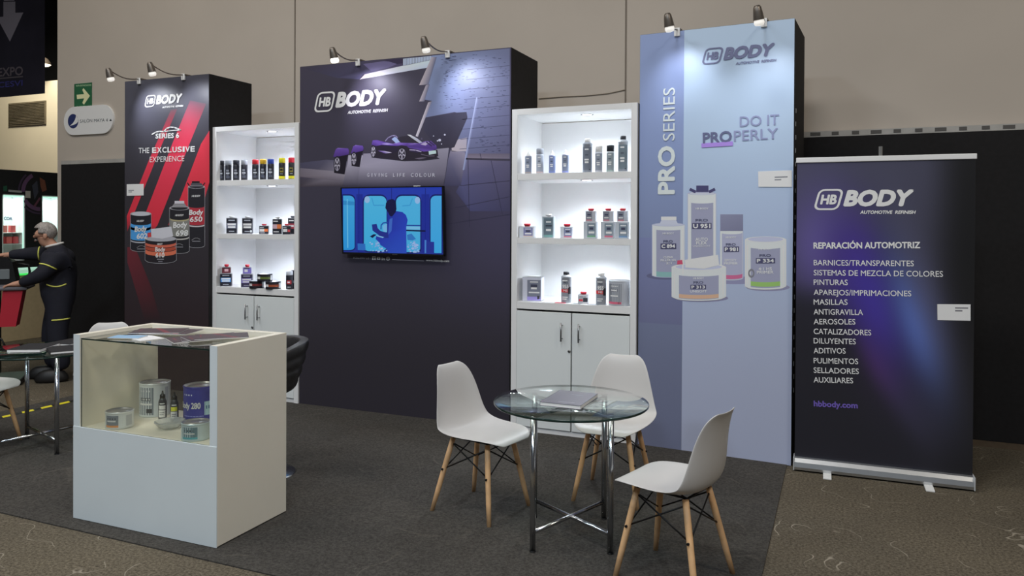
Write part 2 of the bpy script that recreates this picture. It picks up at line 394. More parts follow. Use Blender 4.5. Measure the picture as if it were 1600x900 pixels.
a.text('Body', (243, 393), (258, 393), (243, 386), tw, .05, .1, 24); a.text('610', (243.5, 402), (257, 402), (243.5, 395), tw, .05, .1, 24)
for x, y, w in ((300, 308, 13), (274, 338, 13), (214, 347, 11), (246, 383, 8)): a.text('HB BODY', (x, y), (x + w, y - .3), (x, y - 3), tw, .03, .2, 24)
for x, y in ((300, 374), (273, 383), (214, 386)):
    a.line([(x, y + 1), (x + 5, y - 2), (x + 9, y - 2), (x + 13, y)], .004, (130, 130, 134), 24); a.line([(x + 1, y + 3), (x + 13, y + 3)], .008, (112, 112, 118), 24)
a.line([(246, 405), (256, 405)], .008, (130, 130, 138), 24); a.line([(248, 408.5), (254, 408.5)], .008, (110, 110, 118), 24)
a.build('printed_artwork', INK)
a = Art(T1, -.0036, .0001)
TW = (236, 238, 245)
a.logo((244, 162.6), (246.5, 149.6), (285.7, 147.3), TW)
a.build('logo', INKFLAT)
a = Art(T1, -.0036, .0001)
a.text('SERIES 6', (243.3, 216.2), (279.6, 215.2), (243.3, 209), TW, .05)
a.line([(237.5, 210), (243.5, 206.5), (249, 205.2), (256, 205.6)], .012, TW, 6); a.line([(256, 205.6), (260.5, 200.5), (266, 198.6), (272, 199), (277, 200.8), (282, 203)], .012, TW, 6); a.line([(256, 205.8), (264, 204.6), (274, 203.6), (282, 203)], .009, TW, 6)
a.build('series_lettering', INKFLAT); a = Art(T1, -.0036, .0001)
a.text('THE', (216.7, 239.3), (233.2, 239), (216.7, 231), TW, .01)
x = 238.
for ch in 'EXCLUSIVE':
    wd = 2.6 if ch == 'I' else 6.2
    a.text(ch, (x, 238.8 - (x - 238) * .032), (x + wd, 238.8 - (x + wd - 238) * .032), (x, 230.6 - (x - 238) * .032), TW, .045); x += wd + 1.75
a.text('EXPERIENCE', (234, 253.4), (288, 251.8), (234, 244.9), (225, 226, 232), .0)
a.build('lettering', INKFLAT)

def card(root, pts, lines, name='contact_card'):
    b = Art(root, -.0046, .00012); b.poly(pts, (222, 226, 228), 1)
    for p, q in lines: b.line([p, q], .008, (110, 112, 118), 2)
    o = b.build(name, INKFLAT); o['label'] = 'small white contact card stuck on the print'
card(T1, [(198, 288), (224.5, 287.4), (224.5, 305.4), (198, 305.9)], [((201, 297.5), (209, 297.4)), ((201, 300), (206, 299.9))])

# --- wide tower with the sports car
a = Art(T2)
def t2base(u, w):
    c = mixc((43, 40, 47), (54, 51, 64), sm(.12, .55, w)); c = mixc(c, (56, 52, 66), sm(.7, 1, w) * .6)
    return mixc(c, (60, 56, 84), sm(.5, .95, u) * sm(.18, .55, w) * .6)
a.base(.003, 2.04, .003, 2.997, 24, 34, t2base)
Z = lambda x, y: (460 + x / 4, 40 + y / 4)
Y = lambda x, y: (460 + x / 4, 225 + y / 4)
def pz(pts, ink, L): a.poly([Z(*p) for p in pts], ink, L)
def py(pts, ink, L): a.poly([Y(*p) for p in pts], ink, L)
# roof overhang, white beam and louvres
pz([(60, 268), (400, 222), (676, 206), (678, 250), (430, 305), (405, 336), (260, 326)], [(52, 48, 62), (58, 54, 74), (48, 42, 62), (62, 54, 80), (82, 78, 110), (74, 72, 104), (56, 54, 76)], 1)
pz([(430, 240), (560, 222), (660, 232), (590, 262), (480, 285)], (88, 82, 116), 2)
pz([(560, 214), (676, 206), (676, 236), (640, 240)], (42, 34, 58), 3)
pz([(408, 338), (440, 304), (680, 250), (850, 214), (838, 262), (420, 334)], [(190, 178, 190), (190, 180, 196), (172, 180, 206), (170, 184, 208), (160, 172, 200), (196, 184, 194)], 3)
pz([(680, 207), (856, 190), (850, 216), (680, 252)], (160, 170, 190), 3)
for i in range(17):
    x = 690 + i * 9.6; pz([(x, 207 - i * .9), (x + 3.6, 206.6 - i * .9), (x + 3.6, 248 - i * 1.95), (x, 249 - i * 1.95)], (96, 104, 124), 4)
# mosaic wall with its stepped pale edge
def mosaic(pts, L):
    pz(pts, [mixc((112, 124, 158), (74, 72, 98), sm(850, 1330, x) * .55 + sm(200, 900, y) * .45) for x, y in pts], L)
mosaic([(858, 188), (1100, 164), (1346, 142), (1346, 480), (1346, 830), (1060, 820), (990, 770), (1080, 560), (1000, 540), (815, 575), (858, 470), (800, 460), (840, 366), (800, 352)], 1)
pz([(858, 196), (890, 196), (838, 368), (780, 372)], [(150, 142, 152), (80, 84, 110), (90, 92, 116), (160, 150, 156)], 5)
pz([(822, 372), (846, 366), (812, 474), (780, 474)], [(150, 142, 152), (88, 92, 118), (96, 96, 118), (158, 150, 158)], 5)
pz([(836, 480), (860, 472), (772, 696), (758, 690)], [(168, 160, 166), (110, 108, 130), (150, 146, 160), (186, 180, 188)], 5)
rnd = random.Random(3)
for k in range(420):
    x = rnd.uniform(845, 1335); y = rnd.uniform(175, 790)
    if x < 900 - (y - 200) * .12 + 20 and y < 560: x += 60
    if y > 520 and x < 1120: continue
    w = rnd.uniform(7, 20); c = mixc((86, 94, 126), (60, 60, 86), sm(850, 1330, x) * .6 + sm(200, 900, y) * .4)
    c = mixc(c, (150, 158, 184), .25) if rnd.random() < .4 else mixc(c, (34, 34, 52), .3)
    pz([(x, y), (x + w, y - w * .08), (x + w, y + 2.2), (x, y + 3)], c, 3)
for k in range(9):
    y = 250 + k * 62; a.line([Z(1080 - k * 6, y + 26), Z(1344, y)], .004, (62, 62, 86), 4)
a.line([Z(1140, 452), Z(1056, 900)], .012, (128, 134, 166), 5)
pz([(1136, 460), (1150, 462), (1066, 900), (1056, 900)], (104, 108, 140), 4)
# hull-like shadowed block and its glint
pz([(822, 580), (1000, 545), (1076, 540), (1082, 575), (1000, 760), (945, 775), (890, 762), (806, 650)], [(54, 52, 70), (46, 44, 60), (48, 46, 62), (50, 48, 64), (46, 42, 56), (46, 42, 56), (46, 42, 56), (52, 50, 68)], 4)
for x, y, s in ((908, 716, 9), (940, 682, 6), (895, 720, 5), (920, 740, 4), (870, 690, 4)): a.disc(Z(x, y), s / 4, s / 4.4, (170, 170, 190), 6, 10)
# floors
def fl(pts, L): py(pts, [mixc((150, 146, 162), (58, 54, 70), sm(100, 262, y)) if y > 60 else (124, 120, 136) for x, y in pts], L)
py([(35, 118), (200, 98), (330, 108), (322, 190), (300, 262), (35, 268)], [(62, 60, 80), (74, 72, 92), (90, 88, 108), (124, 118, 132), (62, 56, 66), (58, 52, 60)], 2)
py([(35, 150), (250, 170), (318, 190), (310, 235), (35, 205)], [(98, 92, 104), (124, 118, 130), (126, 120, 132), (92, 86, 98), (92, 84, 94)], 3)
fl([(338, 70), (428, 70), (420, 140), (392, 262), (302, 262), (330, 130)], 4)
fl([(432, 60), (700, 50), (966, 24), (955, 110), (944, 190), (930, 262), (660, 264), (392, 264), (410, 140)], 5)
py([(976, 40), (1066, 52), (1070, 90), (1040, 262), (936, 262), (962, 90)], [(116, 110, 128), (126, 120, 138), (104, 100, 126), (60, 58, 84), (56, 54, 78), (90, 88, 112)], 3)
py([(980, -20), (1078, -40), (1074, 46), (984, 46)], [(150, 142, 152), (140, 134, 148), (150, 142, 152), (160, 150, 158)], 3)
py([(1074, 60), (1346, 60), (1346, 92), (1066, 88)], [(92, 84, 100), (84, 78, 94), (98, 92, 108), (110, 102, 118)], 3)
a.line([Y(1068, 92), Y(1345, 100)], .014, (52, 48, 62), 4)
py([(1066, 98), (1346, 106), (1346, 420), (1100, 420), (1010, 300), (1040, 240)], [(94, 90, 116), (76, 72, 96), (56, 54, 80), (64, 64, 98), (58, 58, 88), (74, 74, 108)], 2)
for p, q in (((1085, 100), (1095, 520)), ((1160, 60), (1170, 100)), ((1040, 260), (1345, 230)), ((1000, 400), (1345, 330)), ((960, 500), (1345, 440)), ((1230, 105), (1300, 440))): a.line([Y(*p), Y(*q)], .005, (46, 44, 64), 4)
# repeated wheel strips at the left
def wheel(cx, cy, rx, ry, L):
    a.disc((cx, cy), rx, ry, (30, 28, 36), L, 26); a.disc((cx, cy), rx * .8, ry * .82, (120, 116, 132), L + 1, 26); a.disc((cx, cy), rx * .66, ry * .7, (46, 42, 54), L + 2, 26)
    for k in range(5):
        t = 2 * PI * k / 5 + .3; a.line([(cx, cy), (cx + rx * .72 * math.cos(t), cy + ry * .76 * math.sin(t))], .011, (150, 146, 160), L + 3)
V1, V2, V3 = (92, 66, 146), (68, 46, 112), (130, 108, 176)
C7 = lambda x, y: (500 + x / 7.273, 200 + y / 7.273)
def pc(pts, ink, L): a.poly([C7(*p) for p in pts], ink, L)
pc([(160, 510), (280, 528), (310, 330), (330, 285), (200, 300), (170, 330)], (26, 22, 32), 6)
pc([(150, 325), (180, 240), (205, 226), (320, 232), (332, 262), (325, 300), (240, 318), (170, 330)], [V2, V1, V3, V1, V2, V2, V1, V2], 7)
wheel(*C7(196, 412), 5.6, 12.8, 8)
pc([(360, 430), (450, 445), (478, 290), (495, 250), (400, 258), (355, 290)], (26, 22, 32), 7)
pc([(352, 285), (378, 208), (405, 194), (485, 202), (497, 228), (490, 258), (420, 276), (365, 290)], [V2, V1, V3, V1, V2, V2, V1, V2], 8)
wheel(*C7(386, 350), 4.4, 11, 9)
# the sports car: shadow, dark lower body, violet upper body, glass, wheels
pc([(578, 335), (700, 350), (960, 378), (1180, 372), (1362, 350), (1320, 325), (700, 310)], (40, 38, 50), 7)
pc([(578, 235), (600, 180), (900, 185), (1240, 230), (1335, 250), (1345, 318), (1290, 345), (1070, 368), (990, 372), (880, 362), (640, 332), (590, 330)], (36, 31, 42), 8)
pc([(585, 190), (600, 140), (650, 136), (740, 160), (830, 178), (900, 160), (1000, 165), (1120, 175), (1200, 150), (1262, 148), (1322, 200), (1330, 240), (1250, 262), (1180, 268), (1100, 245), (1015, 228), (985, 205), (930, 195), (880, 205), (700, 195), (640, 205)],
   [V2, V1, V1, V2, V3, V1, V1, V3, V3, V1, V1, V2, V1, V1, V2, V1, V2, V1, V2, V1, V2], 10)
pc([(640, 205), (700, 192), (860, 205), (900, 225), (880, 265), (830, 288), (700, 262)], (34, 28, 44), 11)
pc([(660, 258), (740, 262), (818, 280), (740, 290)], [V1, (150, 140, 176), (180, 172, 196), V2], 12)
pc([(700, 180), (760, 172), (840, 184), (760, 190)], (150, 138, 186), 12)
pc([(740, 148), (770, 110), (815, 88), (850, 86), (880, 110), (905, 158), (850, 172), (780, 168)], (56, 48, 74), 11)
pc([(815, 126), (850, 100), (872, 112), (910, 160), (862, 172)], (140, 156, 200), 12)
a.line([C7(745, 146), C7(775, 110), C7(820, 88), C7(856, 86), C7(880, 108)], .009, (126, 118, 152), 13)
pc([(880, 112), (930, 96), (1000, 88), (1130, 170), (1060, 172), (920, 168)], (40, 36, 46), 11)
pc([(992, 74), (1030, 78), (1105, 118), (1165, 165), (1130, 172), (1050, 118)], [(190, 190, 190), (176, 178, 184), (170, 174, 184), (150, 150, 176), (166, 168, 180), (160, 164, 170)], 13)
pc([(1012, 238), (1100, 240), (1165, 268), (1110, 282), (1030, 268)], (44, 36, 62), 12)
a.line([C7(1020, 248), C7(1090, 252), C7(1150, 270)], .008, (150, 140, 170), 13)
pc([(1140, 185), (1200, 160), (1250, 160), (1200, 200)], (158, 146, 178), 12)
a.line([C7(1210, 160), C7(1270, 205)], .012, (54, 42, 80), 13); a.line([C7(1240, 152), C7(1300, 195)], .012, (54, 42, 80), 13)
pc([(1075, 345), (1160, 335), (1215, 338), (1130, 356)], (96, 88, 104), 12)
a.line([C7(1150, 298), C7(1230, 318), C7(1300, 318)], .006, (92, 84, 100), 12)
pc([(1234, 262), (1318, 254), (1322, 290), (1240, 304)], (170, 196, 222), 13)
pc([(1146, 130), (1152, 108), (1166, 116), (1164, 134)], (80, 74, 96), 12)
wheel(*C7(607, 268), 4.2, 9.4, 12); wheel(*C7(932, 297), 7.2, 10.6, 12)
a.build('printed_artwork', INK)
a = Art(T2, -.003, .0001)
a.logo((524.8, 167.2), (528.5, 145), (605, 140.6), (232, 234, 242))
a.build('logo', INKFLAT)
a = Art(T2, -.003, .0001)
for wd, x0, x1 in (('GIVING', 573.8, 605), ('LIFE', 614.2, 632.5), ('COLOUR', 642, 680)):
    n = len(wd); st = (x1 - x0 + 2.2) / n
    for i, ch in enumerate(wd):
        xx = x0 + i * st; ww = (1.0 if ch == 'I' else st - 2.4) ; xx = xx + (1.4 if ch == 'I' else 0)
        a.text(ch, (xx, 276.2), (xx + ww, 276.2), (xx, 270.6), (176, 174, 186), .012)
a.build('slogan_lettering', INKFLAT); a = Art(T2, -.003, .0001)
iw = (196, 198, 206)
a.text('FOLLOW US /', (552, 404.2), (579.5, 405.2), (552, 401.2), (150, 148, 158), .02, .2)
for x, y in ((584.2, 403.2), (591.6, 403.6), (599.0, 403.9)):
    if x != 599.0: a.poly([(x - 2.7, y - (2.8 if x < 590 else 2)), (x + 2.7, y - (2.8 if x < 590 else 2)), (x + 2.7, y + (2.8 if x < 590 else 2)), (x - 2.7, y + (2.8 if x < 590 else 2))], iw, 5)
a.text('f', (583.6, 405.8), (585.6, 405.8), (583.6, 401.8), (46, 44, 56), .05, 0, 7); a.poly([(590.8, 402.4), (593.2, 403.6), (590.8, 404.8)], (46, 44, 56), 7)
a.text('in', (596.6, 406.2), (601.4, 406.3), (596.6, 401.6), iw, .05)
a.disc((606.3, 404.2), 2.9, 2.9, iw, 5, hole=.72); a.disc((606.3, 404.2), 1.3, 1.3, iw, 5, hole=.6)
a.line([(613, 405.6), (662, 407.8)], .005, (150, 148, 158), 5)
a.text('www.hbbody.com', (665.8, 408.0), (701.8, 409.4), (665.8, 404.6), (206, 206, 214), .03)
a.build('lettering', INKFLAT)

# --- pale tower
a = Art(T3)
def t3base(u, w):
    l = mixc((98, 99, 130), (122, 130, 172), sm(.12, .8, w)); r = mixc((138, 138, 172), (156, 166, 204), sm(.1, .8, w))
    return l if u < .305 else r
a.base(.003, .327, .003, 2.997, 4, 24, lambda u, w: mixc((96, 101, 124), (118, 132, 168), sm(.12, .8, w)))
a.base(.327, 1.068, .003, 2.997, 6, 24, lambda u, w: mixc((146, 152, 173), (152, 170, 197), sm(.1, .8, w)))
Q = lambda x, y: (990 + x / 4.5, 280 + y / 4.5)
def pq(pts, ink, L): a.poly([Q(*p) for p in pts], ink, L)
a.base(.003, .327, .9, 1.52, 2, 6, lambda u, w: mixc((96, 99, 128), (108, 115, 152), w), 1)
for cx, cy, rx, ry, c in ((1040, 431, 30, 6, (88, 90, 118)),): a.disc((cx, cy), rx, ry, c, 2)
a.disc((1150, 438), 44, 6, (126, 126, 156), 2); a.disc((1200, 449), 34, 6, (124, 124, 152), 2); a.disc((1096, 466), 42, 6, (120, 120, 148), 2)
ED = (158, 162, 184)
SV, LB, LB2 = (186, 190, 208), (136, 138, 160), (150, 152, 174)
can_print(a, 1019, 1070, 351, 433.5, 3, SV, 3, [(425, 433, (120, 158, 158))], ED, (1025.5, 1063, 357, 433, LB), (170, 174, 194))
a.poly([(1030, 351), (1034, 343), (1056, 343), (1060, 351)], (172, 176, 196), 7); a.poly([(1033, 344), (1033, 338.5), (1057, 338.5), (1057, 344)], (200, 202, 216), 8)
can_print(a, 1074.5, 1119, 302, 432, 3, SV, 8, [], ED, (1080, 1114.5, 315, 432, LB), (176, 180, 200))
a.poly([(1082, 301.5), (1086, 297), (1110, 297), (1115, 301.5)], (150, 152, 176), 12); a.poly([(1088, 300), (1088, 290), (1107, 290), (1107, 300)], (62, 60, 96), 13)
a.line([(1079, 296), (1086, 299.5)], .02, (62, 60, 96), 13); a.line([(1109, 299.5), (1116, 296)], .02, (62, 60, 96), 13)
can_print(a, 1125, 1161, 358, 438, 3, SV, 8, [(430, 436, (176, 92, 128))], ED, (1128, 1160, 363, 437, LB2))
a.poly([(1125.5, 361), (1125.5, 335), (1161, 335), (1161, 361)], [(112, 114, 138), (120, 122, 146), (116, 118, 142), (106, 108, 132)], 12)
can_print(a, 1164.5, 1228, 374, 452, 5, SV, 8, [(441, 448, (132, 168, 96))], (206, 208, 222), (1173, 1219, 384, 450, LB), (164, 168, 190), 1.3)
a.disc((1174, 427), 5, 7, (110, 110, 118), 12, hole=.55)
can_print(a, 1050, 1134, 417, 469.5, 6, SV, 14, [(461, 467, (184, 152, 128))], (206, 208, 222), (1061, 1123, 426, 468, LB), (166, 170, 190), 1.3)
a.poly([(1071, 418), (1070, 406), (1122, 398), (1124, 414), (1100, 420)], [(196, 198, 206), (206, 208, 214), (208, 210, 216), (196, 198, 206), (200, 202, 210)], 20)
a.poly([(1058, 413), (1058.5, 407), (1066, 406), (1067, 413)], (176, 70, 96), 20)
for x, y0, y1 in ((1021.5, 356, 428), (1067, 356, 428), (1077, 308, 410), (1116.6, 308, 425), (1168, 383, 444), (1224, 383, 444), (1054, 428, 460), (1130, 428, 460)):
    a.poly([(x - 1.1, y0), (x + 1.1, y0), (x + 1.1, y1), (x - 1.1, y1)], (208, 212, 224), 13 if x < 1050 or 1070 < x < 1120 or x > 1140 else 19)
dk = (74, 76, 100); wt = (206, 208, 222)
def codebox(x0, x1, y0, y1, t):
    x0, y0 = Q(x0, y0); x1, y1 = Q(x1, y1); a.poly([(x0, y0), (x1, y0 - .2), (x1, y1 - .2), (x0, y1)], (66, 66, 94), 21)
    a.text(t, (x0 + 2, y1 - 1.6), (x1 - 2, y1 - 1.8), (x0 + 2, y0 + 1.6), (226, 228, 238), .06, 0, 23)
def tq(t, x0, x1, yb, yt, ink, b=.03): a.text(t, Q(x0, yb), Q(x1, yb - 1), Q(x0, yt), ink, b, 0, 23)
codebox(190, 300, 452, 490, 'C 894'); codebox(412, 548, 308, 350, 'U 951'); codebox(635, 742, 474, 512, 'P 981'); codebox(860, 995, 555, 592, 'P 334'); codebox(400, 510, 742, 775, 'P 313')
for x0, x1, y in ((210, 275, 446), (436, 522, 297), (650, 718, 468), (886, 965, 545), (422, 490, 735)): tq('PRO', x0, x1, y, y - 17, dk, .05)
for x0, x1, y in ((205, 285, 388), (436, 526, 213), (648, 722, 415), (880, 972, 498), (420, 495, 703)): tq('HB BODY', x0, x1, y, y - 13, (190, 194, 212), .02)
tq('CLEAR', 212, 278, 556, 542, wt); tq('FILLER HS', 192, 298, 577, 563, wt); tq('2:1', 230, 268, 597, 583, wt)
tq('AUTO', 436, 522, 434, 412, wt); tq('FLEX', 442, 515, 459, 437, wt); tq('UNDERCOAT', 418, 540, 476, 464, wt, 0)
tq('EPOXY', 642, 724, 578, 562, wt); tq('PRIMER', 636, 733, 600, 583, wt)
tq('4:1 HS', 880, 972, 640, 620, wt); tq('PRIMER', 868, 984, 664, 644, wt); tq('UNISOFT', 398, 516, 796, 780, wt)
a.build('printed_artwork', INK)
a = Art(T3, -.0036, .0001)
a.logo((1131, 93), (1135.5, 74.9), (1212, 68.4), (92, 96, 126))
a.build('logo', INKFLAT)
a = Art(T3, -.0036, .0001)
a.text('PRO', (1053, 302), (1053.4, 229), (1028.6, 302), (184, 192, 222), .055)
a.text('SERIES', (1054, 219.5), (1054.6, 136.5), (1035.5, 219.5), (184, 192, 222), .0)
a.build('series_lettering', INKFLAT); a = Art(T3, -.0036, .0001)
lt = (122, 128, 160)
a.text('DO IT', (1156, 198), (1217, 194.6), (1156, 182), lt, .012)
a.text('PRO', (1098.8, 223.8), (1143, 220.8), (1098.8, 207.6), (84, 88, 118), .04); a.text('PERLY', (1147, 220.6), (1215.5, 216.4), (1147, 204.2), lt, .012)
a.line([(1098, 227.2), (1143, 224.4)], .03, (146, 118, 196), 6)
a.build('lettering', INKFLAT)
card(T3, [(1184.5, 267.8), (1237.4, 266), (1237.4, 292), (1185, 291.8)], [((1211, 277), (1230, 276.4)), ((1211, 281), (1220, 280.7))])
# lacing holes down the dark side of the pale tower
mb = MB()
for k in range(22): mb.box((1.0735, .06 + .012 * (k % 2), .5 + k * .09), (.003, .012, .03))
mb.build('lacing', mat('lace_white', (150, 150, 148), .7), T3)

# ------------------------------------------------------------------ television on the wide tower
tv = thing('television', 'wall-mounted flat television showing a blue-lit spray booth', 'television', (-3.43, 5.49, 1.634))
tv.rotation_euler = (math.radians(3.0), 0, 0)
TVF = mat('tv_black', (14, 14, 16), .35, noise=.05)
mb = MB(); mb.box((0, .012, 0), (.985, .03, .566), bev=.004); mb.build('back_shell', TVF, tv)
mb = MB()
for c, d in (((0, -.006, .2785), (.985, .012, .009)), ((0, -.006, -.276), (.985, .012, .014)), ((-.488, -.006, 0), (.009, .012, .566)), ((.488, -.006, 0), (.009, .012, .566))): mb.box(c, d)
mb.build('bezel', TVF, tv)
MB().box((.03, -.008, -.2785), (.05, .012, .006), bev=.001).build('badge', STEEL, tv)
MB().box((.25, .0, .285), (.06, .012, .007), bev=.001).build('sensor_bar', mat('sensor_grey', (190, 192, 196), .4), tv)
MB().box((0, .035, 0), (.3, .03, .3)).build('wall_bracket', DARKM, tv)
K_SAVE = K; K = 1.0
a = Art(tv, -.0045, .0001)
B = lambda x, y: (520 + x / 6.426, 280 + y / 6.426)
def pb(pts, ink, L): a.poly([B(*p) for p in pts], ink, L)
a.base(-.484, .484, -.27, .274, 8, 6, lambda u, w: mixc((34, 52, 150), (36, 60, 176), w))
for x in (262, 590, 930): a.line([B(x, 92), B(x, 745)], .006, (22, 34, 120), 1)
pb([(236, 150), (300, 150), (310, 735), (240, 735)], (28, 44, 148), 1); pb([(890, 150), (970, 150), (975, 740), (890, 740)], (28, 44, 150), 1)
def rwin(x0, y0, x1, y1, r, c1, c2, cl=True, cr=True, L=2):
    out = []
    for cx, cy, t, on in ((x1 - r, y0 + r, -PI / 2, cr), (x1 - r, y1 - r * .6, 0, cr), (x0 + r, y1 - r * .6, PI / 2, cl), (x0 + r, y0 + r, PI, cl)):
        ry = r if cy < 400 else r * .6
        if on: out += [(cx + r * math.cos(t + i * PI / 10), cy + ry * math.sin(t + i * PI / 10)) for i in range(6)]
        else: out.append((x1 if cx > (x0 + x1) / 2 else x0, y0 if cy < 400 else y1))
    pb(out, [mixc(c1, c2, (y - y0) / (y1 - y0)) for x, y in out], L)
dkw = (18, 26, 104)
rwin(96, 150, 228, 722, 60, dkw, dkw, cl=False); rwin(104, 165, 219, 712, 52, (66, 168, 226), (40, 150, 222), cl=False, L=3)
rwin(300, 152, 548, 736, 70, dkw, dkw); rwin(312, 168, 540, 722, 60, (78, 184, 230), (62, 176, 228), L=3)
rwin(624, 152, 890, 744, 70, dkw, dkw); rwin(635, 168, 878, 732, 60, (78, 180, 230), (70, 176, 226), L=3)
rwin(972, 150, 1102, 748, 58, dkw, dkw, cr=False); rwin(982, 166, 1092, 742, 50, (72, 172, 230), (58, 168, 230), cr=False, L=3)
for x in (150,): pb([(x - 10, 200), (x, 200), (x + 6, 690), (x - 4, 690)], (110, 196, 236), 4)
pb([(104, 215), (216, 225), (216, 262), (104, 258)], (48, 140, 204), 4)
a.disc(B(345, 205), 4.2, 5.4, (150, 190, 232), 4); a.disc(B(850, 212), 4.2, 5.4, (150, 190, 236), 4)
for p, q in (((392, 190), (412, 262)), ((412, 262), (515, 262)), ((700, 268), (775, 262)), ((775, 262), (800, 195))): a.line([B(*p), B(*q)], .008, (60, 156, 214), 4)
pb([(738, 458), (878, 460), (878, 472), (738, 470)], (30, 60, 150), 4); pb([(738, 506), (930, 512), (930, 528), (738, 522)], (10, 14, 60), 4); pb([(738, 474), (878, 476), (878, 505), (738, 504)], (120, 190, 232), 4)
rnd = random.Random(5)
for x0, x1, y0, y1 in ((365, 545, 610, 722), (740, 850, 625, 728)):
    for k in range(34):
        x, y = rnd.uniform(x0, x1), rnd.uniform(y0, y1); s = rnd.uniform(8, 26)
        if y < y0 + 30 and x > x0 + 90: continue
        pb([(x, y), (x + s, y - s * .4), (x + s * 1.2, y + s * .4), (x + s * .2, y + s * .6)], mixc((120, 170, 226), (176, 190, 236), rnd.random()), 5)
pb([(745, 560), (790, 545), (835, 600), (800, 615), (750, 610)], (50, 120, 196), 5)
a.line([B(484, 500), B(486, 462), B(506, 440), B(545, 434)], .011, (36, 80, 170), 5); pb([(500, 470), (520, 455), (545, 448), (545, 530), (510, 530)], (116, 184, 232), 5)
# painter silhouette
pb([(552, 345), (640, 320), (700, 330), (735, 360), (752, 410), (738, 480), (742, 745), (560, 745), (540, 700), (480, 662), (470, 640), (430, 600), (440, 560), (520, 572), (556, 520), (548, 430)], [(30, 50, 150), (34, 56, 170), (36, 58, 176), (36, 60, 180), (38, 64, 184), (38, 66, 186), (42, 78, 190), (40, 74, 186), (38, 70, 180), (38, 62, 178), (36, 60, 176), (34, 56, 168), (34, 54, 164), (36, 56, 172), (34, 54, 166), (30, 50, 158)], 6)
pb([(392, 455), (440, 448), (452, 492), (480, 520), (560, 540), (560, 590), (500, 590), (440, 545), (400, 515)], (32, 46, 140), 7)
pb([(570, 400), (600, 390), (590, 520), (556, 560)], (62, 104, 196), 7)
pb([(372, 575), (410, 552), (440, 556), (400, 590)], (12, 20, 70), 8); pb([(440, 560), (516, 582), (500, 590), (440, 572)], (130, 190, 232), 8)
pb([(528, 290), (534, 240), (560, 205), (605, 200), (634, 220), (640, 300), (632, 330), (596, 375), (575, 372), (548, 320)], (14, 16, 66), 8)
pb([(248, 645), (325, 648), (330, 715), (250, 712)], (44, 110, 196), 5); pb([(945, 625), (1018, 630), (1018, 745), (945, 745)], (34, 50, 150), 6); pb([(922, 610), (940, 612), (938, 742), (922, 742)], (70, 130, 210), 5)
SCREEN = print_mat('screen_glow', .3, .8)
a.build('screen', SCREEN)
K = K_SAVE

# ------------------------------------------------------------------ clip-on arm spotlights
BULB = mat('lit_bulb', (255, 252, 244), .4, emit=(255, 250, 240), es=5)
BULB_DIM = mat('frosted_bulb', (205, 205, 205), .4, emit=(255, 250, 240), es=.6)
LAMPG = mat('lamp_grey', (120, 112, 104), .35, .6, k=1)
def arm_light(label, cx, y, hx, hpx, z0=3.0, watts=6.0, lit=BULB, col=(.86, .9, 1), aim=(0, .45, -1.0)):
    """white clamp on the tower's top edge, thin arm reaching forward, small head that shines back on the print"""
    t = thing('arm_spotlight', label, 'spotlight', (cx, y, z0), 0, 'clip-on arm spotlights above the towers')
    h = at(hpx[0], hpx[1], 'x', hx); h = h - Vector((cx, y, z0))
    MB().box((0, -.009, -.012), (.042, .016, .06), bev=.004).build('clamp', mat('clamp_white', (225, 225, 225), .4), t)
    mb = MB(); mb.box((.012, .03, .008), (.03, .085, .016), bev=.003); mb.build('mount', LAMPG, t)
    p1 = Vector((0, -.01, .008)); pts = [p1.lerp(h, s) + Vector((0, 0, -.035 * math.sin(PI * s))) for s in [i / 10 for i in range(11)]]
    MB().tube([Vector((.012, .06, .012))] + pts, .0055, 8).build('arm', LAMPG, t)
    d = Vector(aim).normalized(); hd_ = Vector((.12, .22, -1)).normalized(); q = hd_.to_track_quat('Z', 'Y').to_matrix()
    hd = MB(); hd.lathe([(0, -.012), (.017, -.01), (.024, .002), (.029, .03), (.034, .075), (.034, .08)], 18, h, mtx=q); hd.build('lamp_head', LAMPG, t)
    bl = MB(); bl.lathe([(.03, .078), (.033, .098), (.026, .113), (0, .118)], 16, h, mtx=q); bl.build('bulb', lit, t)
    l = bpy.data.lights.new('arm_spotlight_beam', 'SPOT'); l.energy = watts; l.color = col; l.spot_size = math.radians(92); l.spot_blend = 1; l.shadow_soft_size = .03
    o = bpy.data.objects.new('arm_spotlight_beam', l); COL.objects.link(o); o.parent = t; o.location = h + hd_ * .13; o.rotation_euler = d.to_track_quat('-Z', 'Y').to_euler()
    return t
arm_light('arm spotlight at the left corner of the red striped tower', -6.311, 5.503, -6.311, (169, 108), watts=15, lit=BULB_DIM, aim=(.35, .6, -.5))
arm_light('arm spotlight right of centre on the red striped tower', -5.737, 5.503, -5.737, (234, 99), watts=15, lit=BULB_DIM, aim=(.3, .6, -.5))
arm_light('bright-lit arm spotlight above the lettering of the wide car tower', -3.808, 5.556, -3.808, (519, 76), watts=15, lit=BULB, col=(.8, .78, 1), aim=(.3, .6, -.5))
arm_light('arm spotlight above the tiled print of the wide car tower', -2.943, 5.556, -2.943, (662, 59), watts=17, lit=BULB_DIM, aim=(.4, .6, -.5))
arm_light('arm spotlight over the dark strip of the pale tower', -1.084, 5.53, -1.084, (1043, 23), watts=6, lit=BULB_DIM, aim=(.1, .6, -.62))
arm_light('arm spotlight near the outer corner of the pale tower', -.49, 5.49, -.49, (1183, 11), watts=6.5, lit=BULB_DIM, aim=(.1, .6, -.62))

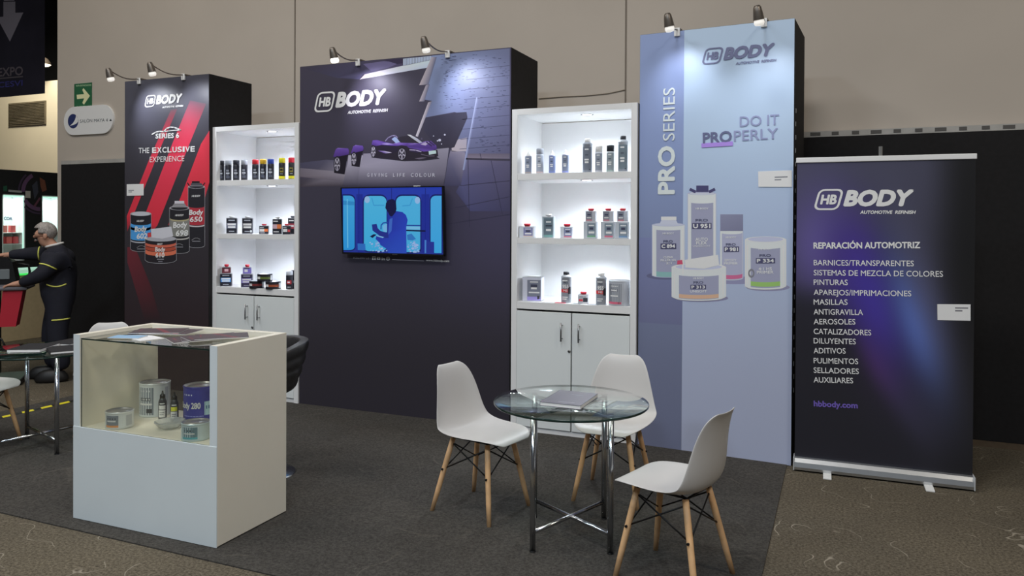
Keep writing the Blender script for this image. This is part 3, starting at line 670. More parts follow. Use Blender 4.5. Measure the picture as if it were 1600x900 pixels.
# ------------------------------------------------------------------ white shelving cabinets with lit bays
DOORM = mat('white_door', (187, 191, 199), .38, noise=.015, nscale=2)
LED = mat('downlight_glow', (255, 255, 255), .4, emit=(250, 252, 255), es=7)
SHZ = [1.012, 1.5075, 2.005]
def cabinet(label, x0, x1, y):
    w = x1 - x0; t = thing('shelving_cabinet', label, 'cabinet', (x0, y, 0), 0, 'white shelving cabinets between the towers')
    st, d, h = .046, .55, 2.505
    mb = MB()
    for x in (st / 2, w - st / 2): mb.box((x, d / 2, h / 2), (st, d, h), bev=.002)
    mb.box((w / 2, d / 2, h - .022), (w - 2 * st, d, .044)); mb.box((w / 2, d - .008, h / 2), (w - 2 * st, .016, h - .1)); mb.box((w / 2, d / 2, .02), (w - 2 * st, d - .02, .04))
    mb.build('carcass', WHITE, t)
    for z, th in zip(SHZ, (.055, .045, .05)): MB().box((w / 2, d / 2 - .004, z - th / 2), (w - 2 * st, d - .018, th), bev=.001).build('shelf', WHITE, t)
    for s in (0, 1):
        dw = w / 2 - st - .003
        dr = MB().box((st + dw / 2 if s == 0 else w - st - dw / 2, .008, .494), (dw - .004, .018, .895), bev=.0015).build('door', DOORM, t)
        hx = w / 2 - .072 if s == 0 else w / 2 + .066
        hb = MB(); hb.tube([(hx, -.035, .728), (hx, -.035, .868)], .006, 10)
        for z in (.748, .848): hb.tube([(hx, 0, z), (hx, -.035, z)], .004, 8)
        hb.build('handle', STEEL, dr)
        if s == 0: MB().lathe([(0, 0), (.011, 0), (.011, .006), (0, .007)], 16, (w / 2 - .016, -.001, .654), mtx=Matrix.Rotation(PI / 2, 3, 'X')).build('lock', STEEL, dr)
    for z in (2.461, 1.955, 1.4625):
        dl = MB().lathe([(.036, -.002), (.048, -.004), (.05, 0)], 24, (w / 2 + .06, .17, z)).build('downlight', STEEL, t)
        MB().lathe([(0, -.0025), (.036, -.0025)], 20, (w / 2 + .06, .17, z)).build('diffuser', LED, dl)
        l = bpy.data.lights.new('cabinet_downlight', 'SPOT'); l.energy = 13 if x0 < -4 else 17; l.color = (.8, .87, 1) if x0 < -4 else (.84, .92, 1); l.spot_size = math.radians(150); l.spot_blend = .6; l.shadow_soft_size = .035
        o = bpy.data.objects.new('cabinet_downlight', l); COL.objects.link(o); o.parent = t; o.location = (w / 2 + .06, .17, z - .012)
    return t
CA = cabinet('white shelving cabinet of black spray cans and tins, left of the television', -5.423, -4.4285, 5.545)
CB = cabinet('white shelving cabinet of grey bottles and red-capped tins, behind the round table', -2.3606, -1.3679, 5.522)

# ------------------------------------------------------------------ the goods on the shelves
def curved_label(root, r, z0, z1, rects, a0=-PI / 2, span=2.3, name='label', y=0, mats=None):
    """print wrapped round a cylinder; rects = (u0, u1, v0, v1, colour)"""
    b = Art(root); n = 0
    for u0, u1, v0, v1, c in rects:
        k = max(1, int(abs(u1 - u0) * 14)); rr = r + .0006 + n * .00012; n += 1
        for i in range(k):
            q = []
            for u, v in ((u0 + (u1 - u0) * i / k, v0), (u0 + (u1 - u0) * (i + 1) / k, v0), (u0 + (u1 - u0) * (i + 1) / k, v1), (u0 + (u1 - u0) * i / k, v1)):
                t = a0 + (u - .5) * span; q.append((rr * math.cos(t), rr * math.sin(t), z0 + (z1 - z0) * v))
            s = len(b.v); b.v += q; b.c += [(*paint(c), 1)] * 4; b.f.append((s, s + 1, s + 2, s + 3))
    me = bpy.data.meshes.new(name); me.from_pydata(b.v, [], b.f); ca = me.color_attributes.new('Ink', 'FLOAT_COLOR', 'POINT')
    for i, c in enumerate(b.c): ca.data[i].color = c
    me.materials.append(LABELM); o = bpy.data.objects.new(name, me); COL.objects.link(o); o.parent = root; return o
def curved_text(root, body, r, zc, h, width, ink, bold=.04, a0=-PI / 2, name='lettering'):
    vs, fs, asp = glyphs(body); b_v, b_f = [], []
    for n, (ox, oz) in enumerate([(0, 0)] + [(bold * math.cos(t), bold * math.sin(t)) for t in [i * PI / 3 for i in range(6)]]):
        q = len(b_v)
        for x, z in vs:
            t = a0 + ((x - .5) * width + ox * h) / r; rr = r + .0022 + n * .00001
            b_v.append((rr * math.cos(t), rr * math.sin(t), zc + (z - .5 + oz) * h))
        b_f += [tuple(i + q for i in f) for f in fs]
    me = bpy.data.meshes.new(name); me.from_pydata(b_v, [], b_f); ca = me.color_attributes.new('Ink', 'FLOAT_COLOR', 'POINT')
    for d in ca.data: d.color = (*paint(ink), 1)
    me.materials.append(LABELM); o = bpy.data.objects.new(name, me); COL.objects.link(o); o.parent = root; return o
def turn(x, y, rz):
    """goods are set out turned towards the aisle"""
    return (math.atan2(-x, y) * .85 if x < -3 else math.atan2(-x, y) * .5) if rz is None else rz
LABELM = print_mat('label_print', .4)
def pm(c, rough=.35, metal=0): return mat('paint_%d_%d_%d_%d' % (*c, int(metal * 10)), c, rough, metal, noise=.02)
TIN = mat('tin_plate', (176, 178, 184), .28, .75, k=.9, noise=.04)
NAVY, LG, MG = (26, 27, 36), (200, 204, 212), (120, 126, 136)
def bars(u0, u1, vs, c): return [(u0, u1, v, v + .035, c) for v in vs]
def aerosol(label, x, y, z, body, cap, r=.0295, h=.19, rects=(), group='spray cans on the top shelf', rz=None, label_ink=None):
    t = thing('spray_can', label, 'spray can', (x, y, z), turn(x, y, rz), group); hb = h * .77
    MB().lathe([(0, .002), (r * .9, 0), (r, .004), (r, hb - .006), (r * .93, hb), (0, hb)], 20).build('body', pm(body), t)
    MB().lathe([(r * .9, hb), (r * .98, hb + .002), (r * .98, h - .006), (r * .9, h), (0, h)], 20).build('cap', pm(cap, .4), t)
    curved_label(t, r, .006, hb - .006, rects); return t
def bottle(label, x, y, z, body, top, r=.026, h=.16, kind='cone', rects=(), group='bottles on the top shelf', capc=(24, 24, 26)):
    t = thing('paint_bottle', label, 'bottle', (x, y, z), turn(x, y, None), group)
    if kind == 'cone':
        hb = h * .8
        MB().lathe([(0, .001), (r * .94, 0), (r, .004), (r, hb - .004), (r * .8, hb)], 20).build('body', pm(body), t)
        MB().lathe([(r * .84, hb - .001), (r * .5, hb + .35 * (h - hb)), (r * .2, h - .008), (r * .16, h), (0, h)], 16).build('nozzle', pm(top, .3), t)
    else:
        hb = h * .86
        MB().lathe([(0, .001), (r * .94, 0), (r, .004), (r, hb - .012), (r * 1.03, hb - .01), (r * 1.03, hb - .004), (r * .72, hb + .006), (r * .5, hb + .012), (r * .5, h - .02)], 24).build('body', pm(body, .3, .3), t)
        MB().lathe([(r * .56, hb + .01), (r * .6, hb + .012), (r * .6, h - .002), (r * .5, h), (0, h)], 18).build('cap', pm(capc, .4), t)
    curved_label(t, r, .006, h * .78, rects); return t
def tin(label, x, y, z, w, d, h, body, capc, rects=(), group='tins on the middle shelf', caph=.018, capr=None, capx=0, rz=None, top=None):
    """rectangular solvent tin: rounded body, rolled rims, screw cap and a printed face"""
    t = thing('paint_tin', label, 'tin', (x, y, z), turn(x, y, rz), group); capr = capr or w * .26
    mb = MB(); mb.box((0, 0, h / 2), (w, d, h), bev=min(w, d) * .1); mb.build('body', pm(body, .32, .2), t)
    for zz in (.003, h - .003): MB().box((0, 0, zz), (w * 1.012, d * 1.012, .006), bev=.002).build('rim', TIN, t)
    if caph: MB().lathe([(capr * .8, h), (capr * .8, h + caph * .3), (capr, h + caph * .32), (capr, h + caph * .95), (capr * .9, h + caph), (0, h + caph)], 18, (capx, 0, 0)).build('cap', pm(capc, .4), t)
    b = Art(t, -d / 2 - .0008, .0003)
    for n, (u0, u1, v0, v1, c) in enumerate(rects): b.local([(w * (u - .5), h * v) for u, v in ((u0, v0), (u1, v0), (u1, v1), (u0, v1))], c, n * .4)
    if rects: b.build('label', LABELM)
    return t
def round_tin(label, x, y, z, r, h, body, rects=(), group='tins', lid=None, sx=1, rz=None, span=2.4, text=()):
    """paint pot: bead at foot and rim, recessed lid"""
    t = thing('paint_pot', label, 'paint tin', (x, y, z), turn(x, y, rz), group)
    MB().lathe([(0, .003), (r * .97, .003), (r * 1.015, 0), (r * 1.015, .005), (r, .008), (r, h - .01), (r * 1.02, h - .008), (r * 1.02, h - .001), (r * .98, h)], 36).build('body', pm(body, .3, .4), t)
    MB().lathe([(r * .985, h - .001), (r * .93, h), (r * .9, h - .006), (r * .72, h - .007), (r * .7, h - .004), (0, h - .004)], 36).build('lid', lid or TIN, t)
    curved_label(t, r, .008, h - .01, rects, span=span)
    for body_t, zc, hh, wd, ink, a0 in text: curved_text(t, body_t, r, zc, hh, wd, ink, a0=a0)
    return t

WTX = (200, 203, 212)
def sx(px, y): return at(px, 350, 'y', y).x
# --- left cabinet, top shelf: nine spray cans
ya = 5.62; zt = 2.005
def art_dark(band=None):
    r = [(.28, .62, .58, .72, (120, 124, 134)), (.24, .7, .42, .52, (170, 174, 182)), (.3, .6, .34, .38, (120, 124, 134)), (.26, .72, .12, .3, (74, 78, 92))]
    return r
spec = [(345.5, (30, 31, 38), 'all-black spray can at the left end of the row'), (356.5, (128, 132, 140), 'grey-capped spray can beside the all-black end can'),
        (369, (34, 36, 44), 'black-capped spray can between two grey-capped ones'), (381.5, (132, 136, 144), 'grey-capped spray can next to the gap before the red cap'),
        (399, (176, 40, 52), 'red-capped spray can with an all-dark body'), (411, (226, 152, 40), 'orange-capped spray can between red and blue caps'), (423, (40, 62, 146), 'blue-capped spray can beside the orange cap')]
for px, cap, lb in spec:
    aerosol(lb, sx(px, ya), ya, zt, NAVY, cap, rects=art_dark(), group='spray cans on the top shelf of the left cabinet')
for px, cap, lb in ((440.5, (214, 190, 40), 'yellow-capped spray can with a yellow foot band'), (455.5, (186, 40, 56), 'red-capped spray can with a yellow foot band, at the right end')):
    aerosol(lb, sx(px, ya), ya, zt, (30, 30, 32), cap, h=.196, rects=[(0, 1, 0, .18, (206, 186, 40)), (.25, .7, .42, .72, (120, 112, 50)), (.3, .62, .52, .64, (30, 30, 32)), (.28, .66, .3, .34, (150, 150, 150))], group='spray cans on the top shelf of the left cabinet')
# --- left cabinet, middle shelf
zm = 1.5075; ga = 'dark tins on the middle shelf of the left cabinet'
def dt(main, mid, tx=WTX): return [(.03, .97, .04, .96, main), (.2, .8, .82, .88, (150, 154, 162)), (.06, .94, .34, .68, mid), (.12, .9, .53, .65, tx), (.16, .86, .37, .48, tx), (.25, .75, .14, .18, (150, 154, 162))]
tin('dark tin with a pale blue band, leftmost on the middle shelf', sx(362.5, ya), ya, zm, .094, .07, .148, (34, 36, 44), LG, dt(NAVY, (88, 92, 112)), ga)
tin('dark tin with a silver-grey band and round badge, second on the middle shelf', sx(387, ya), ya, zm, .092, .07, .148, (34, 36, 44), LG, dt(NAVY, (96, 96, 100)) + [(.78, .95, .1, .24, (180, 182, 186))], ga)
tin('short red-capped tin with an orange band, standing alone mid-shelf', sx(412.8, ya), ya, zm, .082, .06, .078, (36, 34, 38), (176, 48, 60), [(.03, .97, .05, .95, NAVY), (.05, .55, .3, .6, WTX), (.55, .95, .3, .62, (208, 98, 56)), (.1, .5, .72, .82, (160, 162, 170)), (.1, .6, .12, .2, (150, 152, 160))], ga, .016)
tin('tall dark tin with an orange band and white cap', sx(433.5, ya), ya, zm, .08, .07, .142, (36, 34, 38), LG, [(.03, .97, .04, .96, NAVY), (.1, .6, .8, .87, WTX), (.04, .55, .36, .64, (176, 150, 160)), (.5, .96, .36, .64, (206, 106, 60)), (.12, .7, .14, .19, WTX)], ga)
tin('short red-capped tin in front of the tall tin at the right end', sx(447.5, 5.58), 5.585, zm, .07, .055, .08, (36, 34, 38), (176, 48, 60), [(.03, .97, .05, .95, NAVY), (.08, .6, .3, .62, WTX), (.1, .5, .74, .82, (160, 162, 170)), (.66, .95, .3, .56, (176, 62, 66))], ga, .016)
tin('tall dark tin with a maroon band, half hidden at the right end', sx(458, 5.68), 5.68, zm, .085, .07, .15, (36, 34, 38), (70, 72, 78), [(.03, .97, .04, .96, NAVY), (.1, .6, .8, .87, WTX), (.04, .96, .34, .66, (140, 52, 62)), (.1, .6, .46, .56, (210, 190, 196))], ga)
# --- left cabinet, lowest shelf
zl = 1.012; gl = 'tins and pots on the lowest shelf of the left cabinet'
tin('dark tin with a bright blue band under a maroon tin', sx(353.8, ya), ya, zl, .102, .08, .122, (34, 36, 44), LG, dt(NAVY, (52, 124, 190), (190, 214, 236)), gl, 0)
tin('small maroon tin with a red cap, on top of the blue-banded tin', sx(354.2, ya), ya, zl + .1225, .076, .06, .06, (72, 34, 40), (184, 40, 56), [(.03, .97, .06, .94, (92, 36, 46)), (.3, .75, .3, .7, (186, 150, 158)), (.15, .85, .76, .9, NAVY)], gl, .024)
tin('dark tin with a violet band under a small violet tin', sx(386.3, ya), ya, zl, .1, .08, .124, (36, 36, 46), LG, dt((44, 40, 64), (118, 108, 176), (196, 192, 224)), gl, 0)
tin('small violet tin with a red cap, on top of the violet-banded tin', sx(386.5, ya), ya, zl + .1245, .072, .06, .062, (70, 62, 110), (184, 56, 70), [(.03, .97, .06, .94, (104, 94, 158)), (.2, .6, .3, .68, (196, 192, 224)), (.15, .85, .78, .92, NAVY)], gl, .024)
def flat(label, px, z, c, y=5.6): round_tin(label, sx(px, y), y, z, .0665, .066, NAVY, [(0, 1, 0, 1, (30, 28, 32)), (.0, 1, .3, .42, c), (.0, 1, .5, .66, c), (.08, .3, .3, .72, WTX), (.84, 1, 0, 1, (186, 188, 192))], gl, span=2.7)
flat('flat dark pot with maroon stripes, lower left of the stacked three', 401.5, zl, (120, 40, 42)); flat('flat dark pot with rust-orange stripes, lower right of the stacked three', 427, zl, (168, 82, 50)); flat('flat dark pot with olive-green stripes, on top of the two others', 414, zl + .0665, (96, 112, 48))
aerosol('grey-capped dark can with a red mark at the right end of the lowest shelf', sx(452.5, ya), ya, zl, NAVY, (176, 180, 188), r=.031, h=.165, rects=[(.2, .8, .36, .66, (150, 44, 52)), (.3, .6, .46, .56, WTX), (.3, .7, .1, .16, (140, 144, 150))], group=gl)
aerosol('dark can peeking out behind the right upright of the lowest shelf', sx(460.5, 5.68), 5.68, zl, NAVY, (44, 46, 56), r=.03, h=.17, rects=[(.2, .8, .4, .6, (120, 124, 134))], group=gl)

# --- right cabinet, top shelf
yb = 5.6; gb = 'bottles and spray cans on the top shelf of the right cabinet'
def bl(main, foot): return [(0, 1, 0, .96, main), (.3, .66, .84, .89, (190, 194, 200)), (.34, .62, .62, .68, (70, 76, 88)), (.28, .68, .44, .5, WTX), (.32, .66, .33, .4, WTX), (0, 1, 0, .07, foot)]
SLATE = (112, 120, 138)
bottle('nozzle bottle at the left end of the top shelf', sx(825, yb), yb, zt, SLATE, (196, 200, 208), .0265, .176, 'cone', bl(SLATE, (150, 140, 136)), gb)
aerosol('grey spray can with a grey cap between the nozzle bottles', sx(843.2, yb), yb, zt, (140, 146, 158), (128, 132, 142), .029, .196, bl((132, 138, 150), (168, 150, 150)), gb)
bottle('bluish nozzle bottle in the middle of the three', sx(862.3, yb), yb, zt, (104, 114, 144), (196, 200, 208), .0255, .178, 'cone', bl((100, 110, 142), (96, 108, 156)), gb)
bottle('nozzle bottle next to the wide gap', sx(883, yb), yb, zt, (106, 112, 132), (196, 200, 208), .0265, .18, 'cone', bl((98, 106, 124), (106, 112, 160)), gb)
bottle('tall grey gun bottle with a pale cap', sx(917.3, yb), yb, zt, (126, 132, 142), (0, 0, 0), .0365, .258, 'neck', bl((92, 98, 110), (112, 118, 128)) + [(.7, .84, .04, .1, (40, 42, 50))], gb, (198, 202, 208))
aerosol('grey spray can with a white cap', sx(935.2, yb), yb, zt, (170, 174, 182), (196, 200, 206), .0285, .2, bl((116, 122, 134), (150, 152, 160)), gb)
aerosol('grey spray can with a black cap', sx(953, yb), yb, zt, (160, 166, 172), (32, 34, 40), .0295, .202, bl((118, 128, 134), (132, 150, 146)), gb)
bottle('tall gun bottle with a black cap, at the right end of the top shelf', sx(972.8, yb), yb, zt, (150, 156, 164), (0, 0, 0), .0365, .268, 'neck', bl((92, 104, 112), (112, 118, 128)) + [(.7, .84, .04, .1, (40, 42, 50))], gb, (30, 32, 38))
# --- right cabinet, middle shelf
gm = 'grey tins on the middle shelf of the right cabinet'
def gt(main, foot, side=(172, 176, 184)): return [(.02, .98, .03, .97, side), (.3, .92, .08, .9, main), (.4, .82, .74, .8, WTX), (.46, .76, .52, .66, (52, 54, 74)), (.4, .84, .3, .42, (206, 208, 216)), (.3, .92, .08, .18, foot)]
RC = (184, 48, 62)
tin('short silver tin with a red cap at the left end of the middle shelf', sx(824, yb), yb, zm, .118, .075, .088, (170, 172, 178), RC, gt((112, 114, 150), (176, 160, 150)), gm, .022, .026)
tin('tall slim tin with a white cap on the middle shelf', sx(857.3, yb), yb, zm, .09, .07, .165, (128, 140, 148), LG, [(.02, .98, .03, .97, (126, 138, 146)), (.16, .92, .04, .92, (84, 98, 108)), (.34, .78, .72, .78, WTX), (.3, .84, .54, .6, (44, 48, 60)), (.34, .78, .32, .42, WTX), (.16, .92, .04, .14, (96, 132, 130))], gm, .02)
tin('short red-capped tin standing alone mid-shelf in the right cabinet', sx(886.2, yb), yb, zm, .096, .07, .088, (166, 168, 176), RC, gt((108, 116, 144), (176, 92, 110)), gm, .022, .026)
for px, f, w, a_, b_ in ((923, (96, 140, 110), .1, 'green-footed', 'left'), (950, (170, 90, 110), .1, 'pink-footed', 'middle'), (972.5, (92, 120, 150), .1, 'blue-footed', 'right')):
    tin('%s grey tin carrying a small red-capped tin, %s stack' % (a_, b_), sx(px, yb), yb, zm, w, .08, .128, (150, 156, 164), LG, gt((106, 118, 130), f, (158, 164, 172)), gm, 0)
    tin('small red-capped grey tin on top of the %s stack' % b_, sx(px + .4, yb), yb, zm + .1285, w * .78, .06, .08, (148, 152, 160), RC, [(.02, .98, .03, .97, (150, 154, 162)), (.08, .66, .06, .94, (104, 108, 120)), (.2, .54, .56, .7, (52, 54, 74)), (.16, .58, .3, .4, WTX), (.08, .66, .06, .18, (164, 110, 120))], gm, .018, .022)
# --- right cabinet, lowest shelf
gr = 'goods on the lowest shelf of the right cabinet'
tin('large square grey tin with a violet foot band', sx(834, 5.63), 5.63, zl, .152, .13, .19, (166, 168, 178), LG, [(.02, .98, .02, .98, (172, 174, 186)), (.26, .96, .04, .88, (104, 108, 122)), (.4, .82, .78, .82, WTX), (.44, .78, .58, .7, (50, 52, 70)), (.46, .76, .5, .58, WTX), (.34, .9, .34, .4, WTX), (.26, .96, .04, .2, (134, 126, 182)), (.78, .9, .1, .24, (50, 50, 58))], gr, .006, .05)
def u955(t, r):
    curved_text(t, '955', r, .128, .026, .044, (206, 208, 214), .05); curved_text(t, 'PRO', r, .158, .01, .03, (52, 54, 66), .05); curved_text(t, 'MS', r, .096, .014, .03, (206, 208, 214), .04)
r9 = [(0, 1, 0, .97, (116, 120, 128)), (.0, .72, .42, .56, (176, 44, 48)), (.72, 1, .36, .66, (34, 34, 40)), (.2, .66, .9, .94, (196, 198, 206)), (.2, .7, .2, .24, WTX), (.2, .6, .12, .16, WTX)]
t = bottle('grey gun bottle with red band and black cap', sx(885.5, yb), yb, zl, (140, 144, 150), (0, 0, 0), .0395, .238, 'neck', r9, gr, (30, 31, 36)); u955(t, .0395)
t = bottle('grey gun bottle with red band and white cap', sx(940, 5.58), 5.58, zl, (140, 144, 150), (0, 0, 0), .0395, .24, 'neck', r9, gr, (204, 206, 212)); u955(t, .0395)
tin('small tin with a wide red cap between the two gun bottles', sx(912.4, yb), yb, zl, .078, .06, .07, (176, 178, 184), RC, [(.02, .98, .04, .96, (178, 180, 186)), (.04, .5, .1, .86, (150, 152, 158)), (.1, .5, .28, .5, (176, 60, 66)), (.52, .96, .2, .66, (42, 44, 52)), (.2, .8, .72, .8, (120, 122, 130))], gr, .02, .024)
round_tin('large grey pot with a pink foot band at the right end', sx(968.5, 5.61), 5.61, zl, .079, .186, (150, 153, 160), [(0, 1, 0, 1, (150, 153, 160)), (.06, .62, .03, .92, (112, 116, 124)), (.2, .5, .8, .84, WTX), (.2, .48, .58, .7, (48, 50, 66)), (.22, .46, .6, .67, WTX), (.18, .5, .36, .42, WTX), (.06, .62, .03, .13, (186, 90, 112)), (.5, .58, .05, .13, (60, 50, 58))], gr, span=2.6)
for lb, px, pyy, w, d, rz, c in (('red price card lying at the front of the lowest shelf', 876.5, 471.5, .085, .05, .12, (190, 64, 84)), ('dark card lying beside the red card', 902, 472, .075, .05, -.2, (74, 78, 84)), ('dark grey card lying nearest the grey pot', 929, 474.5, .095, .05, -.25, (84, 88, 94))):
    tag(MB().box((0, 0, .0015), (w, d, .003), bev=.0006).build('product_card', pm(c), None, (sx(px, 5.56), 5.565, zl), rz), lb, 'card', 'cards lying on the lowest shelf of the right cabinet')

# ------------------------------------------------------------------ roll-up banner
bn = thing('rollup_banner', 'dark roll-up banner listing car repair products, on a silver base at the right', 'banner stand', (-.2682, 5.4286, 0), .0229)
bw, bh = 1.0258, 2.0487
VIN = print_mat('banner_vinyl', .32, spec=.5)
a = Art(bn, 0)
def gau(x, y, cx, cy, s1, s2): return math.exp(-((x - cx) / s1) ** 2 - ((y - cy) / s2) ** 2)
def bcol(u, w):
    x, y = 1243 + u * 278, 245 + (1 - w) * 500       # measured on the banner in the photograph
    c = mixc((30, 30, 34), (60, 60, 76), sm(520, 270, y)); c = mixc(c, (24, 24, 26), sm(1440, 1512, x))  # paler towards the top, where glare is mixed into the ink
    ax = 1345 + (y - 420) * .28                       # the glow drifts to the right as it falls
    c = mixc(c, (92, 82, 140), .85 * gau(x, y, 1276, 390, 62, 100)); c = mixc(c, (62, 44, 104), .8 * gau(x, y, 1335, 410, 40, 70))
    c = mixc(c, (60, 48, 134), .97 * gau(x, y, ax + 6, 480, 50, 125)); c = mixc(c, (80, 106, 182), .85 * gau(x, y, ax + 66, 510, 30, 100))
    c = mixc(c, (84, 84, 112), .55 * gau(x, y, ax + 92, 460, 34, 150)); c = mixc(c, (84, 46, 112), .6 * gau(x, y, ax - 24, 600, 36, 60)); c = mixc(c, (56, 56, 78), .5 * gau(x, y, ax + 20, 660, 60, 70))
    edge = 1290 + max(0, y - 470) * .62               # dark swoosh at the lower left
    return mixc(c, (32, 32, 40), .85 * sm(edge + 26, edge - 26, x) * sm(440, 500, y))
a.base(0, bw, .085, bh - .01, 44, 70, bcol)
sh = a.build('banner_sheet', VIN)
so = sh.modifiers.new('thickness', 'SOLIDIFY'); so.thickness = .002; so.offset = -1
a = Art(bn, -.0012, .0001); BW = (214, 214, 220)
a.logo((1318.6, 321.3), (1324.8, 298.2), (1429.4, 295.4), BW)
a.build('logo', INKFLAT); a = Art(bn, -.0012, .0001)
for t_, ay, bx_, by_ in (('BARNICES/TRANSPARENTES', 414.4, 1427.8, 416), ('SISTEMAS DE MEZCLA DE COLORES', 430.1, 1473.4, 432.5), ('PINTURAS', 445, 1324.6, 445.5), ('APAREJOS/IMPRIMACIONES', 460.8, 1423.8, 463), ('MASILLAS', 476, 1324.4, 476.3),
                           ('ANTIGRAVILLA', 491.2, 1348.4, 492.2), ('AEROSOLES', 506.6, 1336.6, 507), ('CATALIZADORES', 521.8, 1361.2, 524), ('DILUYENTES', 536.5, 1337.2, 538), ('ADITIVOS', 552, 1321.4, 552.5), ('PULIMENTOS', 567.4, 1341, 569), ('SELLADORES', 582.4, 1342, 584.5), ('AUXILIARES', 597.3, 1333, 599)):
    a.text(t_, (1271.5, ay), (bx_, by_), (1271.5, ay - 8.5), BW, .01)
a.text('REPARACIÓN AUTOMOTRIZ', (1271.5, 388.2), (1437.5, 387.6), (1271.5, 379), BW, .045)
a.text('hbbody.com', (1272, 634.6), (1340, 637.8), (1272, 626), (92, 76, 150), .05)
a.build('lettering', INKFLAT)
b = Art(bn, -.0022, .0001); b.poly([(1464.5, 475.2), (1516.5, 475.6), (1516.5, 501.2), (1464.8, 500)], (206, 202, 208), 1)
b.line([(1493, 481.2), (1512, 481.4)], .008, (96, 96, 102), 2); b.line([(1493, 485.6), (1503, 485.7)], .008, (96, 96, 102), 2)
b.build('contact_card', INKFLAT)['label'] = 'small white contact card stuck on the banner'
ALU = mat('aluminium', (188, 190, 192), .32, .85, k=.85, noise=.03)
mb = MB(); pr = [(-.055, .012), (-.058, .03), (-.05, .06), (-.03, .082), (.012, .086), (.04, .07), (.05, .03), (.048, .012)]
mb.prism([(y, z) for y, z in pr], 0, 1.03)
for v in mb.bm.verts: v.co = Vector((v.co.y - .002, v.co.x, v.co.z))
mb.build('base_cassette', ALU, bn)
for x in (-.004, 1.03): MB().box((x, -.004, .048), (.008, .112, .082), bev=.003).build('end_cap', mat('endcap_grey', (150, 152, 154), .4), bn)
for x in (.2, .78): MB().box((x, -.06, .006), (.05, .2, .011), bev=.003).build('foot', mat('foot_white', (190, 190, 188), .4), bn)
MB().box((bw / 2, 0, bh - .004), (bw + .012, .016, .034), bev=.004).build('top_rail', mat('rail_white', (206, 210, 214), .35), bn)
MB().tube([(.5, .03, .06), (.5, .03, bh + .075)], .011, 12).build('support_pole', ALU, bn)

# ------------------------------------------------------------------ signs and cable on the hall wall
wy = 6.6
es = thing('evacuation_sign', 'green evacuation route sign with a pale arrow on the hall wall', 'sign', (-8.51, wy - .005, 3.147))
MB().box((0, 0, 0), (.304, .008, .304), bev=.002).build('plate', mat('sign_green', (36, 84, 56), .4), es)
a = Art(es, -.0045)
a.poly([(119.7, 148), (131.5, 147), (128.5, 140.4), (130.5, 137.6), (140.5, 149.8), (131.2, 163.4), (128.6, 160.8), (131.6, 153.6), (120.4, 155)], (206, 214, 150), 1)
a.text('RUTA DE EVACUACION', (119, 135.4), (142.5, 134), (119, 132.9), (150, 178, 140), .02, 0, 2); a.text('EMERGENCIA', (119.8, 168.8), (142.6, 167.4), (119.8, 166), (150, 178, 140), .02, 0, 2)
a.build('arrow_print', INKFLAT)
ss = thing('room_sign', 'white rounded room sign reading SALÓN MAYA 4 below the green sign', 'sign', (-8.40, wy - .012, 2.843))
pl = []
hw, hh = .425, .173
for cx, t0 in ((hw - hh, -PI / 2), (-(hw - hh), PI / 2)): pl += [(cx + hh * math.cos(t0 + i * PI / 14), hh * math.sin(t0 + i * PI / 14)) for i in range(15)]
MB().prism(pl, -.012, .012).build('plate', mat('sign_white', (216, 224, 230), .35), ss)
a = Art(ss, -.0125)
a.disc((114.2, 189.4), 8.2, 11.3, (32, 42, 84), 1); cxy = lambda x, y: (100 + x / 10.589, 125 + y / 10.589)
a.poly([cxy(*p) for p in ((200, 575), (232, 640), (232, 690), (200, 725), (150, 745), (95, 762), (150, 710), (180, 660), (196, 610))], (206, 210, 216), 2)
a.text('SALÓN MAYA 4', (125, 191.8), (168.3, 190), (125, 186.8), (44, 52, 62), .0, 0, 2); a.poly([(171, 189), (174.6, 188.8), (172.8, 185.4)], (30, 34, 40), 2)
a.build('sign_print', INKFLAT)
tag(MB().tube([(at(x, y, 'y', 6.594)) for x, y in ((842, 154), (880, 151), (915, 149.5), (950, 146), (978, 140))], .004, 6).build('cable', mat('cable_grey', (120, 112, 100), .6)), 'thin grey cable running along the beige wall above the right cabinet', 'cable')

# ------------------------------------------------------------------ display counter
ct = thing('display_counter', 'white display counter with a glass front and glass top', 'display counter', (-3.822, 2.905, 0), .0109)
cw, cd, ch, th = 1.001, .5252, 1.0054, .046
COOL_LIT = mat('cool_lit_laminate', (184, 190, 204), .4, noise=.02, nscale=3)  # same white laminate with the cool front light put into its colour
for x in (th / 2, cw - th / 2):
    sp = MB().box((x, cd / 2 + .002, ch / 2 + .006), (th, cd - .004, ch - .012), bev=.001).build('side_panel', WARM_LIT, ct)
    MB().box((x, .002, .508 + (ch - .508) / 2), (th, .004, ch - .508)).build('cool_lit_edge', COOL_LIT, sp)  # added skin that carries the cool light tint onto the panel's front edge
MB().box((cw / 2, .001, .258), (cw, .006, .5), bev=.0008).build('front_panel', COOL_LIT, ct)
MB().box((cw / 2, cd / 2, .49), (cw - 2 * th, cd - .022, .02)).build('shelf_board', WARM_LIT, ct)
MB().box((cw / 2, cd - .022, ch - .03), (cw - 2 * th, .044, .06), bev=.0015).build('back_rail', WARM_LIT, ct)
MB().box((cw / 2, cd / 2, .045), (cw - 2 * th, cd - .04, .02)).build('base_board', WHITE, ct)
GLASS = glass_mat('clear_glass', (.95, .955, .92)); GEDGE = mat('glass_edge', (16, 34, 30), .15, coat=.3)
def pane(c, d, name):
    o = MB().box(c, d).build(name, [GLASS, GEDGE], ct)
    t = min(range(3), key=lambda i: d[i])
    for p in o.data.polygons:
        if abs(p.normal[t]) < .5: p.material_index = 1
    return o
pane((cw / 2, .011, .742), (cw - 2 * th - .002, .006, .472), 'front_glass')
pane((cw / 2, .25, .983), (cw - 2 * th - .002, .484, .007), 'top_glass')
